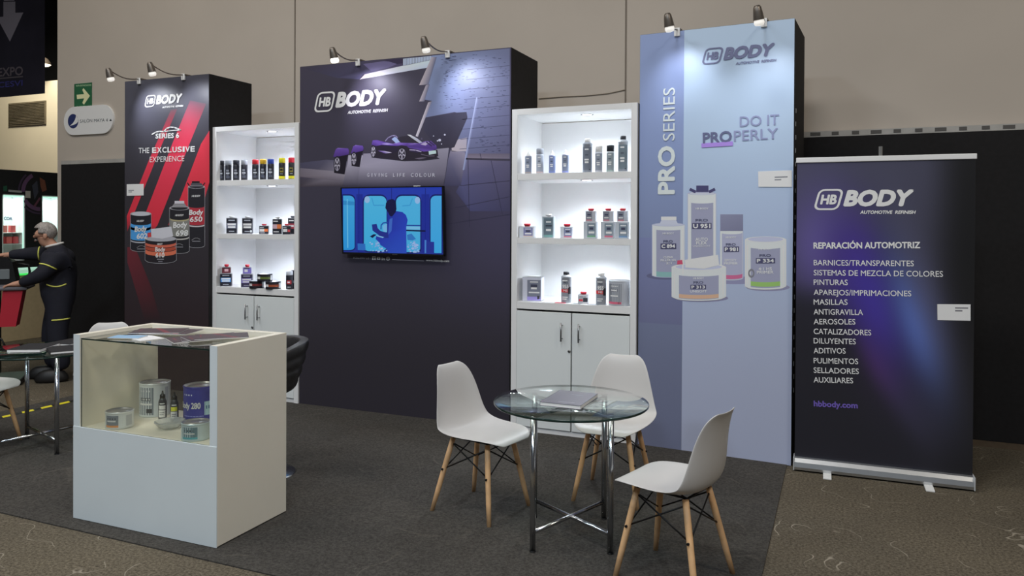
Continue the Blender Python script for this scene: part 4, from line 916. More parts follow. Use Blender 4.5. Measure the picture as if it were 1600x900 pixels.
MB().box((cw / 2, .262, .976), (cw - 2 * th, .006, .004)).build('glass_support', STEEL, ct)
def onc(x, y, z):  # counter coordinates to the hall
    v = wmat(ct) @ Vector((x, y, z)); return v
SH = .5005
GRY = (112, 118, 126)
def pot(label, px, py, r, h, body, rects, dz=0, text=(), span=2.4, z=SH, dy=0):
    p = at(px, py, 'z', z); ang = math.atan2(-p.x, p.y + .0) * .9
    d = Vector((-p.x, -p.y, 0)).normalized()
    p = p - d * (r * .98 if dy == 0 else dy)
    return round_tin(label, p.x, p.y, z + dz, r, h, body, rects, 'pots shown inside the glass counter', rz=ang, span=span, text=text)
SIL = (186, 190, 194)
pot('short silver pot with a grey label, at the left inside the counter', 187, 671, .07, .09, SIL, [(0, 1, 0, 1, SIL), (.06, .5, .05, .92, GRY), (.14, .42, .64, .74, (66, 70, 78)), (.12, .42, .46, .56, WTX), (.06, .5, .05, .2, (190, 130, 84)), (.72, .95, .1, .9, (160, 164, 168))])
pot('tall silver pot with a grey label and round badge, at the back of the counter', 242, 652, .083, .19, SIL, [(0, 1, 0, 1, SIL), (.02, .5, .03, .94, GRY), (.12, .4, .8, .85, WTX), (.1, .42, .5, .6, (62, 66, 74)), (.14, .4, .52, .58, WTX), (.08, .46, .36, .42, WTX), (.3, .46, .1, .24, (60, 62, 66)), (.82, .94, .3, .92, (150, 154, 160))])
pot('deep blue pot lettered Body 280, at the right inside the counter', 313, 663, .089, .205, (52, 54, 128), [(0, 1, 0, 1, (52, 54, 130)), (.1, .34, .8, .84, (170, 176, 214)), (.1, .6, .18, .21, (120, 124, 180)), (.62, .86, .22, .62, (150, 180, 206)), (.66, .82, .4, .5, (40, 80, 120))], text=[('Body 280', .104, .032, .125, (214, 216, 232), -PI / 2 - .62)], span=2.6)
pot('short teal-grey pot in front of the blue pot', 306, 690, .071, .088, (160, 176, 182), [(0, 1, 0, 1, (164, 178, 184)), (.1, .58, .05, .92, (92, 114, 124)), (.18, .46, .62, .72, (48, 56, 66)), (.16, .5, .42, .5, WTX), (.1, .58, .05, .2, (84, 146, 158))])
def polish(label, px, py, band):
    p = at(px, py, 'z', SH); d = Vector((-p.x, -p.y, 0)).normalized(); p = p - d * .022
    t = thing('polish_bottle', label, 'bottle', (p.x, p.y, SH), math.atan2(-p.x, p.y), 'small polish bottles inside the counter')
    MB().lathe([(0, .001), (.02, 0), (.022, .004), (.022, .1), (.015, .118), (.012, .122)], 20).build('body', pm((52, 54, 58), .3), t)
    MB().lathe([(.013, .118), (.015, .12), (.014, .138), (.006, .143), (.004, .16), (0, .161)], 16).build('spout_cap', pm((20, 20, 22), .35), t)
    curved_label(t, .022, .012, .1, [(0, 1, 0, 1, (60, 62, 66)), (.06, .8, .02, .48, (196, 200, 204)), (.1, .8, .52, .78, band), (.2, .7, .86, .93, (190, 192, 196)), (.2, .66, .3, .34, (90, 92, 98)), (.2, .6, .18, .22, (90, 92, 98))]); return t
polish('small dark polish bottle with a white label, left of the pair', 254, 656, (200, 202, 206)); polish('small dark polish bottle with a yellow label, right of the pair', 272.5, 658.5, (210, 200, 60))
# cut-glass dish
p = at(253, 672, 'z', SH)
CRYS = bpy.data.materials.new('crystal'); CRYS.use_nodes = True; q = CRYS.node_tree.nodes['Principled BSDF']; q.inputs['Base Color'].default_value = (.92, .95, .95, 1); q.inputs['Roughness'].default_value = .08; q.inputs['Transmission Weight'].default_value = .7; q.inputs['IOR'].default_value = 1.45
mb = MB(); mb.lathe([(0, 0), (.045, 0), (.062, .012), (.082, .036), (.076, .04), (.055, .018), (.03, .01), (0, .009)], 12, smooth=False)
dish = mb.build('candy_dish', CRYS, None, (p.x, p.y + .055, SH)); tag(dish, 'faceted clear glass dish in front of the two polish bottles', 'dish')
# brochures on the glass top
BRO = mat('brochure_cover', (64, 58, 62), .45, noise=.12, nscale=6); BRR = mat('brochure_red', (104, 56, 62), .45); PAGE = mat('brochure_pages', (190, 188, 186), .7); BLU = mat('leaflet_blue', (120, 150, 176), .5, noise=.1, nscale=9); WLF = mat('leaflet_white', (196, 198, 202), .5, noise=.03)
TOPZ = .9868
def brochure(label, x, y, z, rz, w=.21, d=.29, cover=BRO, stripe=True, group='dark brochures fanned on the counter top'):
    t = thing('brochure', label, 'brochure', (*onc(x, y, 0).xy, z), rz, group)
    MB().box((0, 0, .0016), (w, d, .0032), bev=.0004).build('pages', PAGE, t)
    MB().box((0, 0, .0037), (w, d, .001)).build('cover', cover, t)
    if stripe:
        mb = MB(); mb.quad([(-w * .5, -d * .1, .00425), (-w * .5, -d * .2, .00425), (w * .5, d * .22, .00425), (w * .5, d * .34, .00425)]); mb.quad([(-w * .3, -d * .38, .00425), (-w * .3, -d * .41, .00425), (w * .1, -d * .41, .00425), (w * .1, -d * .38, .00425)]); mb.build('cover_stripe', BRR, t)
    return t
brochure('white leaflet lying under the front edge of the left brochures', .36, .14, TOPZ, -.3, .2, .13, WLF, False)
brochure('pale blue leaflet at the front of the left brochures', .28, .105, TOPZ + .005, .35, .17, .1, BLU, False)
brochure('lowest dark brochure of the left fan', .27, .31, TOPZ + .0047, -.9, .2, .27)
brochure('middle dark brochure of the left fan', .36, .33, TOPZ + .0096, -1.25, .2, .27)
brochure('topmost dark brochure of the left fan', .30, .3, TOPZ + .0145, -1.05, .19, .27)
brochure('lowest dark brochure of the right fan, its pale spine lettering to the front', .64, .25, TOPZ, -.55, .21, .3)
brochure('second dark brochure of the right fan', .68, .28, TOPZ + .0048, -.72, .2, .28)
brochure('third dark brochure of the right fan', .72, .27, TOPZ + .0096, -.5, .2, .28)
brochure('topmost dark brochure of the right fan', .76, .29, TOPZ + .0144, -.8, .19, .27)

# ------------------------------------------------------------------ round glass tables on chrome frames
TGL = glass_mat('table_glass', (.9, .955, .935), 1.55, 1.6)
def glass_table(label, c, rz, top=None, r=.4):
    t = thing('glass_table', label, 'table', (c[0], c[1], 0), rz, 'round glass tables on chrome frames')
    hx, hy = .19, .222; zt_ = .688
    for sx_ in (-1, 1):
        for sy_ in (-1, 1):
            lg = MB().tube([(sx_ * hx, sy_ * hy, 0.004), (sx_ * hx, sy_ * hy, zt_)], .0145, 16).build('leg', CHROME, t)
            MB().lathe([(0, .0), (.013, .0), (.016, .003), (.016, .012), (0, .014)], 14, (sx_ * hx, sy_ * hy, 0)).build('glide', DARKM, lg)
    for nm, z, rr_ in (('lower_cross_bar', .1, .011), ('upper_cross_bar', .672, .010)):
        for s in (-1, 1): MB().tube([(-hx, -hy * s, z), (hx, hy * s, z)], rr_, 12).build(nm, CHROME, t)
    tx, ty = (top[0], top[1]) if top else (0, 0)
    g = MB().lathe([(0, zt_), (r - .002, zt_), (r, zt_ + .002), (r, zt_ + .01), (r - .002, zt_ + .012), (0, zt_ + .012)], 96, (tx, ty, 0), mats=[0, 1, 1, 1, 0]).build('glass_top', [TGL, GEDGE], t)
    for sx_ in (-1, 1):
        for sy_ in (-1, 1): MB().lathe([(0, zt_ - .003), (.018, zt_ - .003), (.018, zt_), (0, zt_)], 16, (sx_ * hx, sy_ * hy, 0)).build('glass_pad', STEEL, t)
    return t
glass_table('round glass table on four chrome legs, with a grey catalogue, between the white chairs', (-1.279, 3.787), .355)
glass_table('round glass table with black catalogues, at the left edge behind the counter', (-5.25, 3.74), .56)
TZ = .7003
CATG = mat('catalogue_grey', (84, 82, 92), .4, noise=.03, nscale=5); CATB = mat('catalogue_black', (28, 28, 31), .65, noise=.05)
def catalogue(label, x, y, z, rz, w, d, h, cov, bar=True):
    t = thing('catalogue', label, 'catalogue', (x, y, z), rz, 'catalogues on the glass tables')
    MB().box((0, 0, h / 2), (w * .985, d * .985, h * .78)).build('pages', PAGE, t)
    mb = MB(); mb.box((0, 0, h - .001), (w, d, .002)); mb.box((0, 0, .001), (w, d, .002)); mb.box((-w / 2 + .001, 0, h / 2), (.002, d, h)); mb.build('cover', cov, t)
    if bar:
        mb = MB(); mb.box((.02, -d * .36, h + .0003), (w * .4, .012, .0004)); mb.box((.02, d * .22, h + .0003), (w * .3, .008, .0004)); mb.build('cover_print', mat('print_grey', (120, 120, 130), .5), t)
    return t
catalogue('dark grey catalogue lying on the round glass table', -1.282, 3.775, TZ, .0, .215, .3, .02, CATG)
catalogue('black catalogue with white pages showing, nearest on the left glass table', -5.30, 3.72, TZ, .5, .22, .29, .022, CATB, False)
catalogue('black catalogue lying flat by the counter on the left glass table', -5.06, 3.78, TZ, 1.05, .21, .29, .016, CATB, False)
catalogue('black catalogue at the far side of the left glass table', -5.32, 4.02, TZ, .2, .21, .25, .015, CATB, False)

# ------------------------------------------------------------------ white shell chairs on beech legs
SHELL = mat('white_plastic', (166, 164, 162), .38, noise=.012, nscale=4); BEECH = mat('beech_wood', (186, 148, 108), .5, noise=.16, nscale=14)
def shell_mesh():
    prof = [(.245, .418), (.225, .437), (.17, .447), (.09, .44), (0, .428), (-.08, .424), (-.14, .432), (-.18, .462), (-.198, .52), (-.206, .59), (-.212, .66), (-.222, .725), (-.236, .775), (-.254, .8)]
    wid = [.118, .168, .202, .219, .228, .233, .234, .228, .214, .197, .178, .157, .13, .088]
    lift = [.0, .002, .006, .016, .028, .04, .052, .058, .052, .046, .038, .028, .018, .008]     # how far the sides curl up / forward
    # surface normal direction of the curl per row
    n = 13; mb = MB(); rows = []
    for k, ((y, z), w, l) in enumerate(zip(prof, wid, lift)):
        a0 = prof[max(k - 1, 0)]; b0 = prof[min(k + 1, len(prof) - 1)]; d = Vector((b0[0] - a0[0], b0[1] - a0[1])).normalized(); nr = Vector((d.y, -d.x))
        row = []
        for i in range(n):
            s = -1 + 2 * i / (n - 1); c = l * abs(s) ** 2.4
            row.append(mb.bm.verts.new((s * w, -(y + nr.x * c), z + nr.y * c)))
        rows.append(row)
    for a_, b_ in zip(rows[:-1], rows[1:]):
        for i in range(n - 1): f = mb.bm.faces.new([a_[i], a_[i + 1], b_[i + 1], b_[i]]); f.smooth = True
    return mb
def shell_chair(label, c, face, group='white shell chairs on beech legs'):
    """front of the seat looks along `face` (radians from +x)"""
    t = thing('shell_chair', label, 'chair', (c[0], c[1], 0), face + PI / 2, group)
    sh = shell_mesh().build('seat_shell', SHELL, t)
    m = sh.modifiers.new('thick', 'SOLIDIFY'); m.thickness = .007; m.offset = 0
    m = sh.modifiers.new('smooth', 'SUBSURF'); m.levels = 2; m.render_levels = 2
    for sx_ in (-1, 1):
        for sy_ in (-1, 1):
            top = Vector((sx_ * .115, sy_ * .12 - .01, .412)); foot = Vector((sx_ * .19, sy_ * .2, .004))
            lg = MB().tube([top, top.lerp(foot, .25), top.lerp(foot, .7), foot], [.0145, .0155, .0145, .0115], 14).build('leg', BEECH, t)
            MB().lathe([(0, 0), (.0105, 0), (.0115, .005), (0, .006)], 12, (foot.x, foot.y, 0)).build('glide', DARKM, lg)
            b1 = top.lerp(foot, .42); MB().tube([b1 + Vector((sx_ * .012, 0, 0)), b1 + Vector((sx_ * .0225, 0, 0))], .006, 8).build('bolt', DARKM, lg)
    w = MB(); P_ = lambda a, b, f: Vector((a * .115, b * .12 - .01, .412)).lerp(Vector((a * .19, b * .2, .004)), f)
    for sx_ in (-1, 1): w.tube([P_(sx_, -1, .06), P_(sx_, 1, .42)], .004, 8).tube([P_(sx_, 1, .06), P_(sx_, -1, .42)], .004, 8)
    for sy_ in (-1, 1): w.tube([P_(-1, sy_, .06), P_(1, sy_, .42)], .004, 8).tube([P_(1, sy_, .06), P_(-1, sy_, .42)], .004, 8)
    for sx_ in (-1, 1): w.tube([Vector((sx_ * .1, -.14, .412)), Vector((sx_ * .1, .12, .412))], .0055, 8)
    for sy_ in (-.13, .11): w.tube([Vector((-.12, sy_, .41)), Vector((.12, sy_, .41))], .0055, 8)
    w.build('wire_brace', DARKM, t)
    return t
shell_chair('white shell chair to the left of the round table, facing it sideways', (-1.862, 3.935), -.21)
shell_chair('white shell chair behind the round table, in front of the right cabinet', (-1.235, 4.46), -PI / 2 + .02)
shell_chair('white shell chair in the right foreground, its back to the pale tower', (-.69, 3.54), PI - .28)
shell_chair('white shell chair mostly hidden behind the counter, beside the left glass table', (-5.25, 4.27), math.radians(-46))
shell_chair('white shell chair at the left frame edge, only the tip of its seat in view', (-5.68, 3.55), .3)

# ------------------------------------------------------------------ quilted bar stool behind the counter
LEA = mat('black_leather', (34, 33, 34), .42, noise=.1, nscale=14, bump=.08, bscale=90)
st = thing('bar_stool', 'black quilted swivel stool with chrome base, half hidden behind the counter', 'stool', (-3.40, 3.92, 0), -.5)
MB().lathe([(0, .0), (.2, .0), (.203, .006), (.19, .016), (.08, .03), (.03, .045), (.028, .06), (0, .06)], 40).build('base', CHROME, st)
MB().lathe([(.026, .05), (.026, .3), (.018, .3), (.018, .52)], 20).build('gas_column', CHROME, st)
MB().tube([(.15 * math.cos(q_), .15 * math.sin(q_) - .02, .3) for q_ in [i * 2 * PI / 28 for i in range(29)]], .009, 10, cap=False).build('foot_ring', CHROME, st)
MB().lathe([(0, .515), (.1, .515), (.14, .53), (.165, .57), (.17, .6), (.14, .615), (0, .61)], 32).build('seat_cushion', LEA, st)
mb = MB(); NB, NZ = 48, 26; outer = []
for side in (0, 1):
    g = []
    for j in range(NZ + 1):
        v = j / NZ; row = []
        for i in range(NB + 1):
            u = i / NB; t_ = math.radians(-25 + 230 * u); puff = .012 * abs(math.sin(v * PI * 4)) ** .6 * abs(math.sin(u * PI * 9)) ** .35
            hgt = .53 + .33 * v * (1 - .35 * (abs(u - .5) * 2) ** 3); taper = .11 + .115 * v ** .6
            rr_ = taper + (.05 + puff if side == 0 else -puff * .8); row.append(mb.bm.verts.new((rr_ * math.cos(t_), rr_ * math.sin(t_), hgt)))
        g.append(row)
    outer.append(g)
    for j in range(NZ):
        for i in range(NB): f = mb.bm.faces.new([g[j][i], g[j][i + 1], g[j + 1][i + 1], g[j + 1][i]]); f.smooth = True
o_, i_ = outer
for j in (0, NZ):
    for i in range(NB): mb.bm.faces.new([o_[j][i], o_[j][i + 1], i_[j][i + 1], i_[j][i]])
for i in (0, NB):
    for j in range(NZ): mb.bm.faces.new([o_[j][i], o_[j + 1][i], i_[j + 1][i], i_[j][i]])
mb.build('backrest', LEA, st)

# ------------------------------------------------------------------ left background: tape, far stand, hanging sign
tp = MB(); yy = 2.85; k = 0
while yy < 6.3:
    a0, a1 = (.1, 0) if k % 2 == 0 else (.066, 1)
    tp.quad([(-.03, yy, 0), (.03, yy - .03, 0), (.03, yy + a0 - .03, 0), (-.03, yy + a0, 0)], m=a1); yy += a0; k += 1
tag(tp.build('hazard_tape', [mat('tape_yellow', (204, 178, 36), .5), mat('tape_black', (26, 25, 24), .5)], None, (-6.315, 0, .0075)), 'yellow and black hazard tape stuck along the edge of the booth carpet', 'tape')

vt = thing('wall_vent', 'brown louvred air vent high on the far cream wall', 'vent', (-15.945, 11.045, 3.895))
MB().box((0, 0, 0), (1.18, .03, .5), bev=.004).build('vent_frame', mat('vent_brown', (84, 76, 60), .7, noise=.25, nscale=5), vt)
mb = MB()
for i in range(14): mb.box((0, -.018, -.21 + i * .0325), (1.12, .012, .018), rot=Matrix.Rotation(.5, 3, 'X'))
mb.build('louvres', mat('vent_slat', (92, 84, 66), .7, noise=.2, nscale=4), vt)

hb = thing('hanging_banner', 'dark hanging banner with a grey down arrow and EXPO CESVI lettering', 'banner', (-13.75, 9.0, 3.8))
MB().box((0, 0, 1.3), (2.4, .012, 2.6)).build('banner_cloth', mat('banner_navy', (44, 42, 56), .7, noise=.3, nscale=1.2), hb)
MB().tube([(-1.2, 0, 2.6), (1.2, 0, 2.6)], .018, 10).build('top_pole', STEEL, hb)
for x in (-1.1, 1.1): MB().tube([(x, 0, 2.6), (x, 0, 3.2)], .006, 6).build('hanging_cord', STEEL, hb)
a = Art(hb, -.007, .0005)
a.poly([(5.3, 2.9), (24, 2.6), (24, 20), (36.5, 19.5), (15.5, 65), (-5, 27), (5.3, 26)], (150, 146, 160), 1); a.poly([(6, -6), (22.5, -6), (22.5, 1), (6, 1.6)], (150, 146, 160), 1)
a.text('EXPO', (-3, 119.6), (35.6, 116.8), (-3, 106.5), (112, 104, 112), .03, 0, 2); a.text('CESVI', (-3, 137), (35.2, 133.6), (-3, 128.6), (66, 66, 140), .04, 0, 2)
a.line([(0, 122.6), (35.5, 119.6)], .022, (104, 98, 104), 2)
a.build('arrow_print', INKFLAT)

pd = thing('pendant_lamp', 'glowing pendant lamp in the dark gap beyond the beige wall', 'lamp', (-15.25, 10.9, 4.86))
MB().lathe([(.15, .0), (.14, .05), (.09, .12), (.03, .16), (.03, .22), (0, .22)], 24).build('lamp_shade', mat('shade_dark', (60, 52, 44), .5), pd)
MB().lathe([(.145, .004), (.1, -.03), (0, -.045)], 24).build('diffuser', mat('pendant_glow', (255, 240, 215), .4, emit=(255, 236, 205), es=3), pd)
MB().tube([(0, 0, .22), (0, 0, 2.1)], .008, 6).build('cord', DARKM, pd)

# neighbouring stand beyond the aisle
nw = thing('stand_wall', 'black wall of the neighbouring stand with a purple ring print', 'stand wall', (-11, 4.6, 0), PI / 2)
mb = MB(); HOLES = [(2.65, 2.99), (3.24, 3.6)]          # two openings that take the showcases
mb.box((2.4, .16, .52), (4.8, .32, 1.04)); mb.box((2.4, .16, 2.175), (4.8, .32, .35))
for q0, q1 in ((0, 2.65), (2.99, 3.24), (3.6, 4.8)): mb.box(((q0 + q1) / 2, .16, 1.52), (q1 - q0, .32, .96))
mb.build('wall_panel', BLACK, nw)
a = Art(nw, -.001, .0005)
for q0, q1 in ((.5, .84), (.99, 1.35)): a.disc((63, 299), 30, 31, (76, 52, 78), 1, 24, .8, q0 * PI, q1 * PI); a.disc((63, 299), 35, 36, (48, 34, 54), 1, 24, .92, q0 * PI, (q1 - .08) * PI)
a.poly([(62, 277), (70, 282), (73, 297), (66, 300), (63, 290)], (92, 54, 40), 2); a.poly([(50, 290), (58, 282), (60, 300), (54, 312)], (44, 46, 56), 2)
a.line([(62, 310), (54, 322)], .03, (80, 44, 58), 2); a.poly([(39.5, 298), (47.5, 298.5), (47.5, 309.5), (39.5, 309)], (146, 140, 134), 3)
a.line([(14, 298.2), (33, 299.6)], .03, (130, 128, 128), 3); a.poly([(5, 291), (11, 290), (11, 299), (5, 299)], (20, 60, 44), 3)
a.build('ring_print', INKFLAT)
MINT = mat('mint_glow', (210, 255, 240), .4, emit=(176, 250, 222), es=.85); CASEW = mat('case_white', (206, 216, 214), .5)
def showcase(label, y0, y1, rows):
    z0, z1 = 1.04, 2.0; w = y1 - y0 - .004; y0 += .002; t = thing('lit_showcase', label, 'showcase', (-11.005, y0, z0), PI / 2, 'mint-lit showcases in the neighbouring stand'); h = z1 - z0
    mb = MB(); mb.box((w / 2, .265, h / 2), (w, .01, h)); mb.box((w / 2, .135, .008), (w, .27, .016)); mb.box((w / 2, .135, h - .008), (w, .27, .016))
    for x in (.008, w - .008): mb.box((x, .135, h / 2), (.016, .27, h))
    mb.build('case', CASEW, t)
    mb = MB(); mb.box((w - .02, .012, h / 2), (.02, .012, h - .04)); mb.box((w / 2, .012, h - .024), (w - .04, .012, .02)); mb.build('light_strip', MINT, t)
    l = bpy.data.lights.new('showcase_light', 'AREA'); l.shape = 'RECTANGLE'; l.size = w * .7; l.size_y = .12; l.energy = 1.7; l.color = (.7, 1, .9)
    o = bpy.data.objects.new('showcase_light', l); COL.objects.link(o); o.parent = t; o.location = (w / 2, .1, h - .05)
    for zz in rows: MB().box((w / 2, .14, zz), (w - .034, .24, .008)).build('shelf', CASEW, t)
    return t
s1_ = showcase('mint-lit showcase with red boxes, at the far left', 7.25, 7.59, (.24, .4))
showcase('mint-lit showcase partly behind the grey-haired man', 7.84, 8.2, (.4,))
a = Art(s1_, .2595, .0005); a.text('COAT', (6, 343.5), (22, 344), (6, 338.5), (60, 70, 96), .05); a.build('lettering', INKFLAT)
for i, (dy, zz, c) in enumerate(((.07, .248, (176, 70, 72)), (.165, .248, (190, 96, 92)), (.26, .248, (168, 60, 66)), (.1, .408, (196, 110, 104)), (.22, .408, (182, 84, 84)), (.09, .016, (170, 80, 80)), (.2, .016, (190, 110, 104)))):
    b = MB().box((0, 0, .05), (.075, .06, .1), bev=.003).build('product_box', pm(c), None, (-11.12, 7.25 + dy, 1.04 + zz - .0), PI / 2)
    tag(b, 'small reddish product box on a shelf of the far left mint-lit showcase', 'box', 'red boxes in the far left showcase')
rc = thing('reception_counter', 'cream counter with a green-lit top in the neighbouring stand', 'counter', (-10.2, 6.1, 0), PI / 2)
MB().box((.78, .22, .44), (1.56, .42, .88), bev=.006).build('counter_body', mat('counter_cream', (150, 134, 104), .5, noise=.05), rc)
MB().box((.78, .22, .93), (1.6, .46, .05), bev=.004).build('lit_top', mat('counter_glow', (196, 236, 220), .4, emit=(150, 226, 190), es=.5), rc)
MB().box((.78, -.005, .893), (1.58, .012, .022)).build('edge_light', mat('green_glow', (60, 220, 90), .4, emit=(60, 225, 90), es=.8), rc)

# ------------------------------------------------------------------ the man at the demonstration stand
FACE = 226 * PI / 180; PPOS = (-7.32, 5.42, 0)
man = thing('person', 'grey-haired man in a dark blue coverall with yellow bands, leaning over a work stand', 'person', PPOS, FACE)
SKIN = mat('skin', (158, 118, 98), .55, noise=.05); NAVYC = mat('coverall_navy', (19, 20, 30), .85, noise=.15, nscale=12); HAIRM = mat('grey_hair', (128, 122, 118), .8, noise=.35, nscale=60)
YEL = mat('reflective_yellow', (206, 192, 90), .5); SHOE = mat('shoe_black', (22, 21, 21), .5)
def skin(name, chains, m, parent, sub=2):
    """one continuous surface grown round joints: chains of (x, y, z, radius), the first joint of each later chain names an existing joint"""
    V, E, Rr, idx = [], [], [], {}
    for ch_ in chains:
        prev = None
        for j in ch_:
            key = tuple(round(q_, 4) for q_ in j[:3])
            if key not in idx: idx[key] = len(V); V.append(j[:3]); Rr.append(j[3])
            if prev is not None: E.append((prev, idx[key]))
            prev = idx[key]
    me = bpy.data.meshes.new(name); me.from_pydata(V, E, []); o = bpy.data.objects.new(name, me); COL.objects.link(o)
    o.modifiers.new('skin', 'SKIN'); sv = me.skin_vertices[0].data
    for i, r_ in enumerate(Rr): sv[i].radius = (r_, r_); sv[i].use_root = (i == 0)
    ss_ = o.modifiers.new('sub', 'SUBSURF'); ss_.levels = sub; ss_.render_levels = sub
    dg = bpy.context.evaluated_depsgraph_get(); ev = bpy.data.meshes.new_from_object(o.evaluated_get(dg)); bpy.data.objects.remove(o); bpy.data.meshes.remove(me)
    ev.name = name; ev.materials.clear(); ev.materials.append(m)
    for p_ in ev.polygons: p_.use_smooth = True; p_.material_index = 0
    o = bpy.data.objects.new(name, ev); COL.objects.link(o); o.parent = parent; return o
def hand(w, d, side, sp):
    """palm, four unequal bent fingers and a thumb leaving the side of the palm; w = wrist, d = pointing direction"""
    w = Vector(w); d = Vector(d).normalized(); s = Vector(sp).normalized(); dn = d.cross(s); dn = dn if dn.z < 0 else -dn
    palm = w + d * .05; out = [[(*w, .034), (*palm, .034)]]
    for k_, (off, ln) in enumerate(((-.027, .066), (-.009, .078), (.009, .072), (.027, .056))):
        b0 = palm + d * .035 + s * off; b1 = b0 + d * ln * .5 + dn * .006; b2 = b0 + d * ln * .85 + dn * .024
        out.append([(*palm, .034), (*b0, .0105), (*b1, .0095), (*b2, .0075)])
    t0 = w + d * .03 + s * side * .034; t1 = t0 + d * .03 + s * side * .022; t2 = t1 + d * .03 + dn * .008
    out.append([(*palm, .034), (*t0, .013), (*t1, .011), (*t2, .0085)]); return out
pel, bel, che, upp = (0, 0, .86, .15), (.03, 0, 1.0, .165), (0, 0, 1.15, .16), (.01, 0, 1.27, .12)
nb, nk, hl, hm, ht = (.06, 0, 1.35, .062), (.095, 0, 1.39, .058), (.14, 0, 1.42, .068), (.14, 0, 1.49, .092), (.125, 0, 1.55, .066)
shn, eln, wrn = (0, .19, 1.27, .08), (.13, .27, 1.08, .055), (.33, .2, 1.0, .034)
shf, elf, wrf = (.05, -.19, 1.28, .08), (.3, -.22, 1.28, .05), (.5, -.2, 1.27, .032)
hin, knn, ann, ton = (0, .1, .78, .105), (.02, .115, .46, .072), (-.03, .12, .1, .048), (.12, .13, .045, .042)
hif, knf, anf, tof = (.02, -.1, .78, .105), (.1, -.115, .46, .072), (.07, -.12, .1, .048), (.22, -.125, .045, .042)
thin = lambda j, q_=.93: (*j[:3], j[3] * q_)
body = [[pel, bel, che, upp, nb, nk, hl, hm, ht], [hl, (.195, 0, 1.403, .038)], [hm, (.222, 0, 1.465, .021), (.243, 0, 1.452, .01)],
        [upp, shn, eln, wrn], [upp, shf, elf, wrf], [pel, hin, knn, ann, ton], [pel, hif, knf, anf, tof]] + hand(wrn[:3], (1, -.15, -.12), -1, (0, 1, 0)) + hand(wrf[:3], (1, .05, -.1), 1, (0, 1, 0))
BODY = skin('body', [[(*j[:3], j[3] * (.36 if j[2] < 1.34 and j[3] > .045 else 1)) for j in c] for c in body], SKIN, man)
gr_ = lambda j: (*j[:3], j[3] + .022)
lerp_ = lambda a_, b_, t_: tuple(a_[i] + (b_[i] - a_[i]) * t_ for i in range(4))
cv = skin('coverall', [[gr_(j) for j in (pel, bel, che, upp)] + [(.05, 0, 1.35, .088)], [gr_(upp), (*shn[:3], .094), gr_(eln), (*wrn[:3], .048)], [gr_(upp), (*shf[:3], .094), gr_(elf), (*wrf[:3], .046)],
                       [gr_(pel), (*hin[:3], .13), (*knn[:3], .105), (*ann[:3], .095)], [gr_(pel), (*hif[:3], .13), (*knf[:3], .105), (*anf[:3], .095)]], NAVYC, man)
for an, to in ((ann, ton), (anf, tof)):
    MB().lathe([(0, 0), (.058, 0), (.064, .025), (.06, .06), (.048, .1), (.03, .12), (0, .125)], 16, mtx=Matrix.Diagonal((2.4, 1, 1)).to_3x3()).build('shoe', SHOE, man, ((an[0] + to[0]) / 2 + .015, to[1], .006))
hr = MB(); hr.lathe([(0, -.1)] + [(.1 * math.sin(t_), -.1 * math.cos(t_)) for t_ in [i * PI / 16 for i in range(1, 16)]] + [(0, .1)], 24)
kill = [f for f in hr.bm.faces if f.calc_center_median().x > .045 and f.calc_center_median().z < .035 or f.calc_center_median().z < (-.085 if f.calc_center_median().x < -.04 else -.05) or (abs(f.calc_center_median().y) > .06 and f.calc_center_median().z < -.01 and f.calc_center_median().x > -.01)]
bmesh.ops.delete(hr.bm, geom=kill, context='FACES')
for v in hr.bm.verts: v.co = Vector((v.co.x * 1.06, v.co.y * .96, v.co.z * .98)) * (1 + .03 * math.sin(v.co.x * 130) * math.sin(v.co.z * 110 + v.co.y * 60))
h_ = hr.build('hair', HAIRM, man, (.134, 0, 1.512)); sd = h_.modifiers.new('t', 'SOLIDIFY'); sd.thickness = .012
for s in (-1, 1):
    MB().lathe([(0, -.007), (.007, 0), (0, .007)], 10, mtx=Matrix.Rotation(PI / 2, 3, 'Y')).build('eye', mat('eye_dark', (30, 24, 22), .3), man, (.226, s * .033, 1.492))
    MB().lathe([(0, -.032), (.014, -.02), (.019, 0), (.016, .022), (0, .034)], 14, mtx=Matrix.Diagonal((1, .5, 1)).to_3x3()).build('ear', SKIN, man, (.125, s * .088, 1.465))
MB().box((.222, 0, 1.415), (.012, .042, .006), bev=.002).build('mouth', mat('lips', (126, 76, 66), .5), man)
MB().tube([(.215 + .008 * math.cos(q_ * 2), .026 * math.sin(q_), 1.427 - .004 * abs(math.sin(q_))) for q_ in [(-PI / 2) + i * PI / 8 for i in range(9)]], .007, 8).build('moustache', HAIRM, man)
MB().tube([(.055 + .075 * math.cos(q_), .075 * math.sin(q_), 1.375 - .02 * math.cos(q_)) for q_ in [i * 2 * PI / 20 for i in range(21)]], .012, 8, cap=False).build('shirt_collar', mat('collar_white', (190, 188, 184), .7), man)
yk = MB().lathe([(0, -1)] + [(math.sin(t_), -math.cos(t_)) for t_ in [i * PI / 14 for i in range(1, 14)]] + [(0, 1)], 28, mtx=Matrix.Diagonal((.155, .262, .125)).to_3x3())
yk.build('jacket_yoke', NAVYC, man, (.022, 0, 1.235))
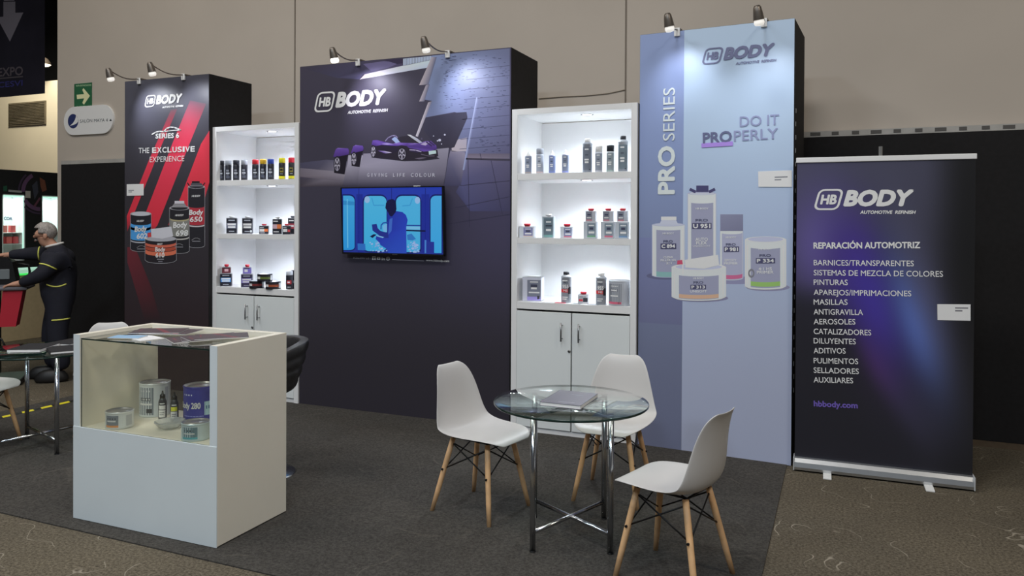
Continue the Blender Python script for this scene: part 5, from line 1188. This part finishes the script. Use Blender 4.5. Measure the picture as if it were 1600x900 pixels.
# reflective bands lie on the cloth
from mathutils.bvhtree import BVHTree
bm_ = bmesh.new(); bm_.from_mesh(cv.data); tree = BVHTree.FromBMesh(bm_)
def band(p0, p1, sag, w=.012, n=12):
    pts = []
    for i in range(n + 1):
        t_ = i / n; x = p0[0] + (p1[0] - p0[0]) * t_; z = p0[1] + (p1[1] - p0[1]) * t_ - sag * math.sin(PI * t_)
        hit = tree.ray_cast(Vector((x, 1, z)), Vector((0, -1, 0)))
        if hit[0]: pts.append(hit[0] + Vector((0, .003, 0)))
    if len(pts) > 2: MB().tube(pts, w * .55, 8).build('reflective_band', YEL, man)
band((.16, 1.2), (-.0, 1.14), -.018); band((.1, .985), (-.07, .985), .022); band((.05, .63), (-.11, .637), .0)
MB().tube([(.215 + .002 * math.cos(q_), -.2 + .066 * math.cos(q_), 1.282 + .066 * math.sin(q_)) for q_ in [i * 2 * PI / 20 for i in range(21)]], .007, 8, cap=False).build('reflective_band', YEL, man)
bm_.free()

ds = thing('demo_stand', 'dark work stand with grey top and red side bin in front of the man', 'work stand', PPOS, FACE)
MB().box((.58, -.05, .52), (.1, .1, .86), bev=.01).build('post', DARKM, ds)
MB().box((.56, -.05, .035), (.5, .5, .05), bev=.012).build('base', DARKM, ds)
for x in (.36, .76):
    for y in (-.25, .15): MB().lathe([(0, -.012), (.022, -.012), (.022, .012), (0, .012)], 14, (x, y, .0225), mtx=Matrix.Rotation(PI / 2, 3, 'X')).build('caster', DARKM, ds)
MB().box((.58, -.02, .955), (.64, .46, .038), bev=.014).build('top', mat('top_grey', (86, 84, 90), .5), ds)
mb = MB(); mb.prism([(.30, .93), (.47, .93), (.50, .58), (.36, .58)], -.02, .18); mb.build('red_bin', mat('bin_red', (146, 30, 44), .4), ds)
mb = MB(); mb.prism([(.40, .975), (.62, .975), (.6, 1.235), (.5, 1.255), (.44, 1.2)], -.32, -.1); mb.build('device_housing', DARKM, ds)
MB().box((.51, -.095, 1.08), (.1, .01, .1), bev=.004).build('device_panel', mat('panel_grey', (90, 96, 98), .4), ds)
for x0 in (.30, .66): MB().tube([(x0 + .09, -.12, 1.02), (x0, -.12, 1.03), (x0 - .01, -.12, 1.1), (x0, -.12, 1.17), (x0 + .09, -.12, 1.18)], .012, 10).build('handle', DARKM, ds)
MB().tube([(.58, .02, .5), (.5, .05, .44), (.46, .08, .36), (.52, .05, .3), (.6, .02, .28)], .009, 8).build('hose', DARKM, ds)
